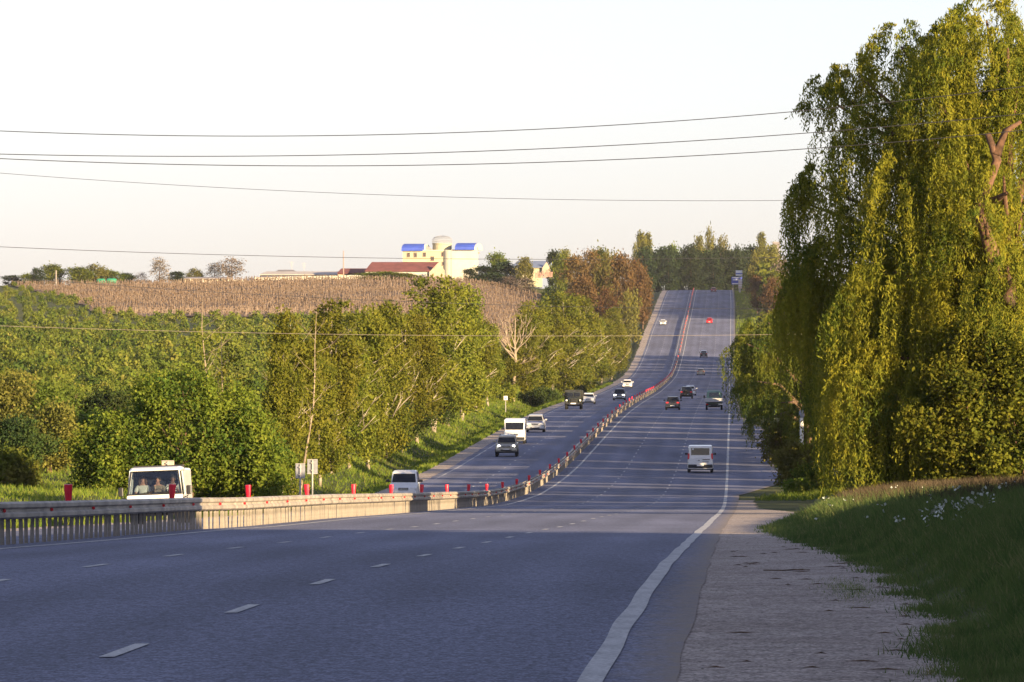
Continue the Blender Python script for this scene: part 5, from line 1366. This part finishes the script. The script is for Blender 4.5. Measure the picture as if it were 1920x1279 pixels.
    sb = MB(); sb.tube([(.20, -.02, .55), (.06, -.135, .40), (-.14, -.17, .14)], .022, 4); sb.build('seat_belt', M['strapm'], dv)
cabtruck()

# ------------------------------------------------------------------ buildings on the hill
M['wall_y'] = mat('cream_render', (.46, .42, .27), .9, var=.05, scale=.4)
M['wall_w'] = mat('white_render', (.50, .475, .40), .9, var=.05, scale=.4)
M['blue_roof'] = mat('blue_sheet_roof', (.045, .085, .42), .45, var=.12, scale=.6)
M['red_roof'] = mat('dull_red_roof', (.17, .055, .05), .85, var=.2, scale=.5)
M['grey_roof'] = mat('grey_roof', (.24, .22, .22), .8, var=.15, scale=.5)
M['blue_grey'] = mat('blue_grey_roof', (.16, .20, .30), .6, var=.12, scale=.5)
M['wallb'] = mat('beige_block_wall', (.42, .34, .25), .9, var=.15, scale=.8)
M['winf'] = mat('window_frame_paint', (.30, .22, .18), .7)
M['darkb'] = mat('navy_cladding', (.05, .06, .12), .6)
def bx(x0, x1, yt, yb, d, dep, name, m, root, dd=0.0, ov=0.0):
    a = P(x0, yt, d + dd); c = P(x1, yb, d + dd)
    b = MB(); b.box(((a.x + c.x) / 2, d + dd + dep / 2, (a.z + c.z) / 2), (c.x - a.x, dep, a.z - c.z))
    return b.build(name, m, root)
def window(x, y, w, h, d, root, dd):
    a = P(x, y, d + dd); s = d / FPX; W, Hh = w * s, h * s
    f = MB()
    for (cx, cz, sx, sz) in ((0, Hh / 2, W + .16, .12), (0, -Hh / 2, W + .24, .14), (-W / 2, 0, .12, Hh), (W / 2, 0, .12, Hh), (0, 0, .07, Hh)):
        f.box((a.x + cx, d + dd - .04, a.z + cz), (sx, .16, sz))
    fo = f.build('window', M['winf'], root)
    p = MB(); p.box((a.x, d + dd + .01, a.z), (W, .06, Hh)); p.build('pane', M['glass'], fo)
def house():
    d = 1950.
    root = empty('yellow_house', G(826, d)); tag(root, 'cream villa with blue curved roofs and a round domed tower', 'house')
    base = Vector(root.location)
    sub = empty('tmp', (0, 0, 0))
    parts_before = set(bpy.data.objects)
    W1 = bx(755, 838, 470, 532, d, 14, 'wall', M['wall_y'], None)
    W2 = bx(846, 896, 468, 532, d, 12, 'wall', M['wall_w'], None, -1.2)  # right wing's sunlit whiteness is put into a paler render colour
    bx(754, 839, 468.6, 470.4, d, 14.6, 'cornice', M['wall_w'], None, -.3)
    bx(755, 800, 489.5, 490.6, d, .3, 'string_course', M['wall_w'], None, -.2)
    # round stair bay under the tower
    c = P(843, 500, d + 1.0); t = P(843, 469, d)
    b = MB(); b.lathe([(2.0, c.z - 5), (2.0, t.z)], 24, (c.x, d + .9, 0)); b.build('stair_bay', M['wall_w'], None)
    c = P(829, 470, d + 5); t0 = P(829, 458.5, d + 5)
    r = 18 * d / FPX
    b = MB(); b.lathe([(r, c.z - .3), (r, t0.z), (r * 1.05, t0.z), (r * 1.05, t0.z + .35), (r * .3, t0.z + .4)], 28, (c.x, d + 5, 0)); b.build('tower', M['wall_y'], None)
    # open lattice dome
    top = P(828, 442, d + 5).z; zb = t0.z + .35; hh = top - zb; rd = 18.5 * d / FPX
    for k in range(12):
        a = math.pi * k / 12; g = MB(); pts = []
        for i in range(13):
            th = math.pi * i / 12; x = math.cos(th)
            z = zb + min(hh * .42, 9e9) + hh * .58 * math.sin(th) if True else 0
            pts.append((c.x + rd * x * math.cos(a), d + 5 + rd * x * math.sin(a), z))
        pts = [(pts[0][0], pts[0][1], zb)] + pts + [(pts[-1][0], pts[-1][1], zb)]
        g.tube(pts, .035, 4); g.build('dome_rib', M['domem'], None)
    for z_, rr in ((zb + .05, rd), (zb + hh * .2, rd), (zb + hh * .42, rd), (zb + hh * .7, rd * .87), (zb + hh * .9, rd * .55)):
        g = MB(); g.tube([(c.x + rr * math.cos(2 * math.pi * i / 24), d + 5 + rr * math.sin(2 * math.pi * i / 24), z_) for i in range(25)], .05, 4); g.build('dome_ring', M['domem'], None)
    g = MB(); rings = []
    for i in range(6):
        th = math.pi / 2 * i / 6; rings.append([(c.x + rd * .97 * math.cos(th) * math.cos(2 * math.pi * k / 20), d + 5 + rd * .97 * math.cos(th) * math.sin(2 * math.pi * k / 20), zb + hh * .42 + hh * .57 * math.sin(th)) for k in range(20)])
    g.loft([[(x, y, zb + .03) for x, y, z in rings[0]]] + rings, cap=False); g.build('dome_glazing', M['domeglass'], None)
    # curved blue roofs: quarter barrels falling to the front, with a round-topped gable
    def barrel(x0, x1, yt, yb, dd, dep, gable):
        a = P(x0, yt, d + dd); e = P(x1, yb, d + dd); hgt = a.z - e.z; n = 9
        rings = []
        prof = [(dep * .5 * (1 - math.cos(math.pi * i / n)), hgt * math.sin(math.pi * i / n) ** .8) for i in range(n + 1)]
        for xx in (a.x, e.x): rings.append([(xx + .24 * y, d + dd + y, e.z + z) for y, z in prof])
        b = MB(); b.loft(rings); b.build('curved_roof', M['blue_roof'], None)
        for xx in gable:
            b = MB(); b.loft([[(xx + o + .24 * y, d + dd + y * .97 + dep * .015, e.z + z * .97) for y, z in prof] for o in (-.12, .12)]); b.build('gable', M['wall_w'], None)
    barrel(752.5, 792, 456.5, 470.5, -.8, 9, [P(791.4, 456, d).x])
    barrel(852.5, 889, 455, 468.5, -2.2, 9, [P(889.9, 456, d).x])
    b = MB(); a = P(797, 458, d + 4.2); e = P(812, 468.5, d + 4.2)
    b.loft([[(a.x, d + 3, e.z), (a.x, d + 3.2, a.z), (a.x + 1.2, d + 3.2, a.z - .8), (e.x, d + 3, e.z)], [(a.x, d + 9, e.z), (a.x, d + 9, a.z), (a.x + 1.2, d + 9, a.z - .8), (e.x, d + 9, e.z)]]); b.build('roof_slope', M['grey_roof'], None)
    for (x, y, w, h, dd) in ((766, 478, 5, 8, 0), (779, 478, 5, 8.5, 0), (796, 477.5, 5, 8, 0), (811, 485, 5.5, 8, 0), (831, 477, 5.5, 8, 0), (832, 494.5, 5.5, 7, 0)):
        window(x, y, w, h, d, None, dd - .05)
    b = MB(); a = P(897, 474, d); b.box((a.x, d + .5, a.z), (.7, 1, .5)); b.tube([(a.x - .2, d + .4, a.z - .3), (a.x - .2, d + .4, a.z + 1.6)], .07, 5); b.build('wall_unit', M['winf'], None)
    for o in set(bpy.data.objects) - parts_before:
        if o.parent is None: o.parent = root; o.matrix_parent_inverse = Matrix.Translation(-base)
    bpy.data.objects.remove(sub)
M['domem'] = mat('pale_metal_lattice', (.30, .31, .33), .5)
M['domeglass'] = bpy.data.materials.new('dome_glazing'); M['domeglass'].use_nodes = True
_nt = M['domeglass'].node_tree; _nt.nodes.clear()
_o = _nt.nodes.new('ShaderNodeOutputMaterial'); _t = _nt.nodes.new('ShaderNodeBsdfTransparent'); _g = _nt.nodes.new('ShaderNodeBsdfDiffuse'); _x = _nt.nodes.new('ShaderNodeMixShader')
_x.inputs[0].default_value = .10; _g.inputs[0].default_value = (.6, .62, .64, 1)
_nt.links.new(_t.outputs[0], _x.inputs[1]); _nt.links.new(_g.outputs[0], _x.inputs[2]); _nt.links.new(_x.outputs[0], _o.inputs[0])
house()
class Grp:
    """collects the parts made in a with-block under one thing"""
    def __init__(s, name, loc, label, cat): s.root = empty(name, loc); tag(s.root, label, cat); s.b = None
    def __enter__(s): s.b = set(bpy.data.objects); return s.root
    def __exit__(s, *a):
        inv = Matrix.Translation(-Vector(s.root.location))
        for o in set(bpy.data.objects) - s.b:
            if o.parent is None: o.parent = s.root; o.matrix_parent_inverse = inv
def gabled(x0, x1, xr0, xr1, yr, ye, ybase, d, dep, roofm, wallm, over=.5):
    """a long shed along the picture: eaves at ye, ridge at yr from xr0 to xr1"""
    a = P(x0, ye, d); b_ = P(x1, ye, d); r0 = P(xr0, yr, d + dep / 2); r1 = P(xr1, yr, d + dep / 2); z = P(x0, ybase, d).z
    w = MB(); w.box(((a.x + b_.x) / 2, d + dep / 2, (a.z + z) / 2 - 2), (b_.x - a.x - .4, dep - .6, a.z - z + 4)); w.build('wall', wallm, None)
    f = MB(); V = [(a.x, d - over, a.z), (b_.x, d - over, a.z), (r1.x, d + dep / 2, r1.z), (r0.x, d + dep / 2, r0.z), (a.x, d + dep + over, a.z), (b_.x, d + dep + over, a.z)]
    up = [(x, y, q + .18) for x, y, q in V]
    f.add(V + up, [(6, 7, 8, 9), (9, 8, 11, 10), (0, 1, 7, 6), (4, 5, 11, 10), (1, 2, 8, 7), (2, 5, 11, 8), (0, 3, 9, 6), (3, 4, 10, 9), (0, 1, 2, 3), (3, 2, 5, 4)])
    f.build('roof', roofm, None)
    g = MB()
    for (e, r) in ((b_.x - .3, r1.x - .3), (a.x + .3, r0.x + .3)):
        g.add([(e, d - .1, a.z), (e, d + dep + .1, a.z), (r, d + dep / 2, r1.z - .1)], [(0, 1, 2)])
    g.build('gable', wallm, None)
with Grp('red_roofed_barn', G(760, 1925), 'barn with long dull red roof and pale gable in front of the cream villa', 'barn'):
    gabled(684, 806, 697, 823, 492.5, 509, 519, 1925, 14, M['red_roof'], M['wall_w'])
    a = P(806, 509, 1924.6); c = P(834, 507, 1924.6); t = P(822, 492.6, 1924.6)
    b = MB(); b.loft([[(a.x, y, a.z - 2), (c.x, y, c.z - 2), (c.x, y, c.z), (t.x, y, t.z), (a.x, y, a.z)] for y in (1924.4, 1924.9)]); b.build('gable', M['wallb'], None)
    bx(735, 800, 511, 519, 1924, .6, 'low_wall', M['wall_w'], None)
with Grp('low_red_shed', G(662, 1935), 'low dark red roofed shed joined to the left of the barn', 'shed'):
    gabled(632, 690, 640, 690, 504.5, 513, 520, 1935, 9, M['red_roof'], M['wallb'])
with Grp('long_building', G(570, 1980), 'long low pale building with a dark blue band under its roof', 'building'):
    gabled(486, 645, 500, 640, 510, 515.5, 526, 1980, 14, M['palerf'] if 'palerf' in M else mat('pale_roof', (.46, .42, .38), .8, var=.1, scale=.4), M['wall_w'])
    for k in range(12):
        x = 489 + k * 13; bx(x, x + 11.5, 517, 521, 1979.9, .5, 'blue_panel', M['darkb'], None, -.2)
    gabled(516, 556, 522, 550, 507, 511, 514, 1988, 8, M['grey_roof'], M['wallb'])
with Grp('front_wall', G(590, 1925), 'low pale boundary wall along the top of the vineyard', 'wall'):
    for k in range(13):
        x = 478 + k * 19.5; y = 524 - (x - 478) * .022
        bx(x, x + 19.1, y - 4.2, y + 4, 1925, .5, 'wall_panel', M['wall_w'], None)
with Grp('long_shed', G(382, 1960), 'long low beige shed with pale piers among the skyline trees', 'shed'):
    gabled(329, 434, 332, 430, 520.5, 523, 535, 1960, 10, M['grey_roof'], M['wallb'])
    for k in range(9): x = 332 + k * 11.9; bx(x, x + 2.2, 523, 535, 1959.6, .5, 'pier', M['wall_w'], None, -.1)
    bx(436, 460, 524.5, 531, 1958, 5, 'annex', M['wall_w'], None)
with Grp('dark_shelter', G(475, 1950), 'small dark round topped shelter beside the long shed', 'shelter'):
    a = P(460, 527, 1950); c = P(489, 527, 1950); n = 8; w = (c.x - a.x) / 2
    b = MB(); b.loft([[(a.x + w - w * math.cos(math.pi * i / n), y, a.z - .6 + 1.5 * math.sin(math.pi * i / n)) for i in range(n + 1)] for y in (1950, 1953)]); b.build('cover', M['darkb'], None)
    bx(459, 490, 526.5, 529, 1949.8, 3.2, 'base', M['wall_w'], None)
def tank(x0, x1, yt, yb, d, label):
    with Grp('green_tank', G((x0 + x1) / 2, d), label, 'tank'):
        a = P(x0, yt, d); c = P(x1, yb, d); r = (a.z - c.z) / 2; z = (a.z + c.z) / 2; L = c.x - a.x
        b = MB(); b.lathe([(.02, a.x), (r * .6, a.x + .05), (r, a.x + L * .16), (r, a.x + L * .84), (r * .6, c.x - .05), (.02, c.x)], 18, (0, d, z), 'x')
        b.v = [(p[0], p[1], p[2]) for p in b.v]; b.build('barrel', M['greentank'], None, True)
        for t in (.25, .75):
            q = MB(); q.box((a.x + L * t, d, c.z - .5), (.25, 1.2, 1.2)); q.build('cradle', M['winf'], None)
M['greentank'] = mat('green_tank_paint', (.02, .25, .13), .5)
tank(181, 198, 522.5, 532.5, 1925, 'left one of two green tanks at the top of the vineyard')
tank(199, 219, 522, 532.5, 1926, 'right one of two green tanks at the top of the vineyard')
with Grp('blue_roofed_shed', G(1000, 1915), 'shed with blue grey roof beside the reddish grove', 'shed'):
    gabled(955, 1018, 972, 1024, 490.5, 502, 512, 1915, 12, M['blue_grey'], M['wall_y'])
    a = P(1017, 502, 1914.5); c = P(1032, 504, 1914.5); t = P(1025, 491, 1914.5)
    b = MB(); b.loft([[(a.x, y, a.z - 2), (c.x, y, c.z - 2), (c.x, y, c.z), (t.x, y, t.z), (a.x, y, a.z)] for y in (1914.3, 1914.8)]); b.build('gable', M['wallb'], None)
with Grp('stone_ruin', G(1020, 1880), 'rough reddish stone ruin at the upper corner of the vineyard', 'ruin'):
    g = random.Random(3)
    for r_ in range(4):
        for k in range(8):
            if r_ == 3 and g.random() < .6: continue
            x = 1003 + k * 4.2 + g.uniform(-.4, .4); y = 518 - r_ * 3.4 - (k > 4) * 1.5
            bx(x, x + 3.9 + g.uniform(-.4, .2), y, y + 3.2, 1880, 1.2, 'stone', M['stone'] if 'stone' in M else M.setdefault('stone', mat('ruin_stone', (.32, .20, .16), .95, var=.25, scale=.7)), None, g.uniform(-.2, .2))
with Grp('dark_hedge', G(1012, 1760), 'narrow hedge, its shade put into dark leaves, running down the right side of the vineyard', 'hedge'):
    g = np.random.default_rng(2); bl = []
    for k in range(12):
        d = 1880 - k * 22; x = 1030 - k * 1.3; q = G(x, d); bl.append((q.x, d, q.z + 1.6, 1.7, 8, 2.2))
    link('foliage', crown_mesh('foliage', bl, 9000, .5, M['dark'], 91, 10, .4), None)  # shadow side of the hedgerow painted as dark foliage
with Grp('yellow_house', G(1385, 2460), 'yellow roofed house showing above the dark wood', 'house'):
    bx(1372, 1406, 479, 545, 2460, 10, 'wall', M['wall_w'], None)
    a = P(1372, 479, 2460); c = P(1403, 481, 2460); t = P(1374, 474, 2465)
    b = MB(); b.loft([[(a.x - .5, 2459, a.z), (c.x + 1, 2459, c.z - .4), (c.x, 2466, c.z + .6), (t.x, 2466, t.z)], [(a.x - .5, 2459, a.z + .3), (c.x + 1, 2459, c.z - .1), (c.x, 2466, c.z + .9), (t.x, 2466, t.z + .3)]]); b.build('roof', mat('yellow_roof', (.62, .5, .25), .7, var=.1, scale=.4), None)
with Grp('square_tower', G(1456, 2420), 'square grey tower above the trees on the right', 'tower'):
    bx(1450, 1462, 455, 545, 2420, 3, 'shaft', M['grey_roof'], None)
    bx(1448.5, 1463.5, 453.5, 456, 2420, 3.6, 'cap', M['grey_roof'], None, -.3)

# ------------------------------------------------------------------ signs, poles, marker stones
M['signback'] = mat('shade_grey_sign_back', (.22, .23, .26), .55, var=.12, scale=6)  # grey darkened to carry the shade that falls on the sign backs
M['signpost'] = mat('grey_sign_post', (.36, .35, .33), .6)
M['beigeback'] = mat('beige_sign_back', (.48, .38, .28), .7, var=.12, scale=5)
M['blue_sign'] = mat('blue_sign', (.05, .08, .38), .5); M['white_sign'] = mat('white_sign_print', (.75, .75, .75), .5); M['pinkish'] = mat('pale_advert_board', (.62, .48, .44), .6)
def sign(x0, x1, y0, y1, ypost, d, m, label, tilt=0.):
    a = P(x0, y0, d); c = P(x1, y1, d); xc = (a.x + c.x) / 2
    zg = float(gz(xc, d))
    r = empty('road_sign', (xc, d, zg)); tag(r, label, 'road sign')
    b = MB(); w, h = c.x - a.x, a.z - c.z
    b.rbox((0, .03, (a.z + c.z) / 2 - zg), (w, .03, h), .02, axis='y'); o = b.build('plate', m, r)
    e = MB()
    for z in (a.z, c.z): e.box((0, .0, z - zg - (.02 if z == a.z else -.02)), (w, .05, .03))
    e.build('rim', M['signpost'], o)
    p = MB(); p.tube([(0, -.02, -.4), (0, -.02, a.z - zg - .05)], .045, 8); p.build('post', M['signpost'], r)
    for t in (.25, .75):
        k = MB(); k.box((0, -.03, c.z - zg + h * t), (.16, .08, .05)); k.build('bracket', M['signpost'], r)
sign(554, 572, 869, 897, 931, 338, M['signback'], 'nearer and lower of the two grey sign backs on posts', 0)
sign(576, 595.5, 861, 889, 911, 346, M['signback'], 'farther and higher of the two grey sign backs on posts', 0)
sign(303, 326.5, 863.5, 885, 900, 262, M['beigeback'], 'small beige sign back peeping over the white truck roof')
with Grp('direction_sign', G(1383, 2140), 'blue direction sign with white bands on the right at the crest', 'road sign'):
    d = 2140
    bx(1371.5, 1391.5, 519, 533.5, d, .2, 'panel', M['blue_sign'], None)
    bx(1373, 1389, 519.8, 521.6, d, .1, 'white_band', M['white_sign'], None, -.12); bx(1374, 1385, 524.0, 525.6, d, .1, 'white_band', M['white_sign'], None, -.12); bx(1373, 1384, 531.2, 532.6, d, .1, 'white_band', M['white_sign'], None, -.12)
    bx(1374, 1375, 533, 548, d, .2, 'post', M['signpost'], None, .2); bx(1388, 1389, 533, 548, d, .2, 'post', M['signpost'], None, .2)
with Grp('advert_board', G(1386, 2150), 'pale advertising board above the blue direction sign', 'billboard'):
    d = 2150
    bx(1379.5, 1392, 507, 517, d, .3, 'panel', M['white_sign'], None); bx(1380, 1392, 512, 514, d, .1, 'print_band', M['blue_sign'], None, -.15); bx(1385, 1387, 517, 548, d, .4, 'post', M['signpost'], None, .3)
with Grp('red_white_board', G(1387, 2125), 'pinkish white marker board at the foot of the blue direction sign', 'sign'):
    d = 2125
    bx(1384.5, 1391, 524, 541, d, .2, 'board', M['pinkish'], None)
    for k in range(3): bx(1384.8, 1391.5, 526 + k * 4.4, 527.6 + k * 4.4, d, .1, 'stripe', M['white_sign'], None, -.12)
    bx(1387, 1388, 541, 549, d, .2, 'post', M['signpost'], None)
def kmpost(x, y0, y1, w, d, label):
    a = P(x, y0, d); c = P(x, y1, d); zg = float(gz(a.x, d)); r = empty('marker_post', (a.x, d, zg)); tag(r, label, 'marker post')
    s = d / FPX
    b = MB(); b.rbox((0, 0, (a.z + c.z) / 2 - zg), (w * s, .12, a.z - c.z), .05, axis='y'); b.build('plate', M['whitepost'], r)
    b = MB(); b.tube([(0, .08, -.3), (0, .08, c.z - zg + .1)], .05, 6); b.build('post', M['signpost'], r)
    b = MB(); b.box((0, -.07, (a.z + c.z) / 2 - zg - .05), (w * s * .45, .02, (a.z - c.z) * .3)); b.build('faded_print', M['signback'], r)
M['whitepost'] = mat('whitewash', (.74, .72, .66), .8, var=.06, scale=4)
kmpost(948, 742.5, 750.5, 7.5, 790, 'small white kilometre plate in the grass left of the dark green lorry')
kmpost(1183, 592, 597, 4, 1700, 'tiny white plate in the hedge below the reddish grove')
def whitetrunk():
    a = P(1503, 774, 452); c = P(1503, 815, 452); zg = float(gz(a.x, 452)); r = empty('white_post', (a.x, 452, zg)); tag(r, 'whitewashed post standing between the two willows', 'post')
    b = MB(); b.tube([(0, 0, -.3), (0, 0, a.z - zg - .3)], [.15, .12], 12); b.build('shaft', M['whitepost'], r)
    b = MB(); b.lathe([(.13, a.z - zg - .34), (.19, a.z - zg - .25), (.17, a.z - zg + .1), (.06, a.z - zg + .2)], 12); b.build('head', M['signback'], r)
whitetrunk()
def pole(x, yt, yb, d, r0, label, arms=True, m=None):
    a = P(x, yt, d); zg = float(gz(a.x, d)); r = empty('utility_pole', (a.x, d, zg)); tag(r, label, 'pole')
    b = MB(); b.tube([(0, 0, -.5), (0, 0, a.z - zg)], [r0 * 1.2, r0 * .8], 8); b.build('shaft', m or M['postm'], r)
    if arms:
        q = MB(); q.box((0, 0, a.z - zg - .6), (2.0, .14, .14)); q.build('crossarm', M['postm'], r)
pole(105, 507, 540, 1880, .22, 'short pale pole at the left top of the vineyard', False)
pole(644, 470, 512, 1920, .16, 'dark slim chimney like pole left of the barn', False, M['winf'])
def mast(x, yt, d, label):
    a = P(x, yt, d); zg = float(gz(a.x, d)); r = empty('antenna_mast', (a.x, d, zg)); tag(r, label, 'mast')
    b = MB(); b.tube([(0, 0, 0), (0, 0, a.z - zg)], .07, 5); b.build('shaft', M['signpost'], r)
    for k in range(3):
        q = MB(); q.box((0, 0, a.z - zg - .5 - k * .55), (1.5 - k * .3, .08, .08)); q.build('crossbar', M['signpost'], r)
mast(547, 489, 2060, 'left one of two thin masts behind the long low pale building'); mast(570, 491.5, 2060, 'right one of two thin masts behind the long low pale building')

# ------------------------------------------------------------------ overhead wires
def wire(pts, d0, d1, r, label, m):
    """pts: pixel points the cable passes; d0 and d1 its distances at the two picture sides"""
    xs = np.array([p[0] for p in pts], float); ys = np.array([p[1] for p in pts], float)
    co = np.polyfit(xs, ys, 2)
    X = np.linspace(-260, 2200, 42)
    q = []
    for x in X:
        d = d0 + (d1 - d0) * x / 1920; q.append(P(x, float(np.polyval(co, x)), d))
    b = MB(); o = q[0]; b.tube([tuple(v) for v in q], r, 5)
    tag(b.build('overhead_cable', m, None), label, 'cable', 'overhead cables crossing the road')
M['cable'] = mat('dark_cable', (.03, .03, .032), .6); M['cable2'] = mat('pale_cable', (.20, .17, .13), .6)  # second tone is paler, for the lowest cable
wire([(0, 245), (400, 256), (700, 253), (1200, 231), (1530, 205), (1900, 165)], 205, 200, .0125, 'topmost dark cable across the sky in front of the towering willow', M['cable'])
wire([(0, 288), (500, 294), (900, 285), (1300, 262), (1550, 245), (1850, 222)], 205, 200, .0125, 'second highest cable across the sky, just above its near twin', M['cable'])
wire([(0, 297), (300, 308), (600, 312), (1000, 304), (1540, 277), (1800, 256)], 205, 200, .0125, 'third highest cable across the sky, lower of the near twins', M['cable'])
wire([(0, 325), (500, 355), (1000, 374), (1250, 377), (1490, 375)], 340, 330, .011, 'fourth cable, thin and dipping to the right behind the towering willow', M['cable'])
wire([(0, 463), (640, 482), (1000, 487), (1240, 486), (1400, 483)], 340, 420, .014, 'cable crossing in front of the cream villa', M['cable'])
wire([(0, 519), (200, 534), (640, 561), (880, 569), (1225, 578), (1370, 579)], 300, 420, .011, 'cable crossing low over the brown vineyard', M['cable'])
wire([(0, 611), (640, 627), (960, 630), (1400, 628)], 300, 420, .011, 'lowest cable crossing in front of the left verge trees', M['cable2'])

# ------------------------------------------------------------------ evening haze
def haze():
    b = MB(); b.box((0, 2450, -5), (2900, 6700, 150))
    o = b.build('haze', [], None); tag(o, kind='stuff')
    m = bpy.data.materials.new('haze'); m.use_nodes = True; nt = m.node_tree; nt.nodes.clear()
    out = nt.nodes.new('ShaderNodeOutputMaterial'); v = nt.nodes.new('ShaderNodeVolumePrincipled')
    v.inputs['Color'].default_value = (.92, .92, .95, 1); v.inputs['Density'].default_value = HAZE; v.inputs['Anisotropy'].default_value = .2
    nt.links.new(v.outputs[0], out.inputs['Volume']); o.data.materials.append(m)
HAZE = .000028
haze()
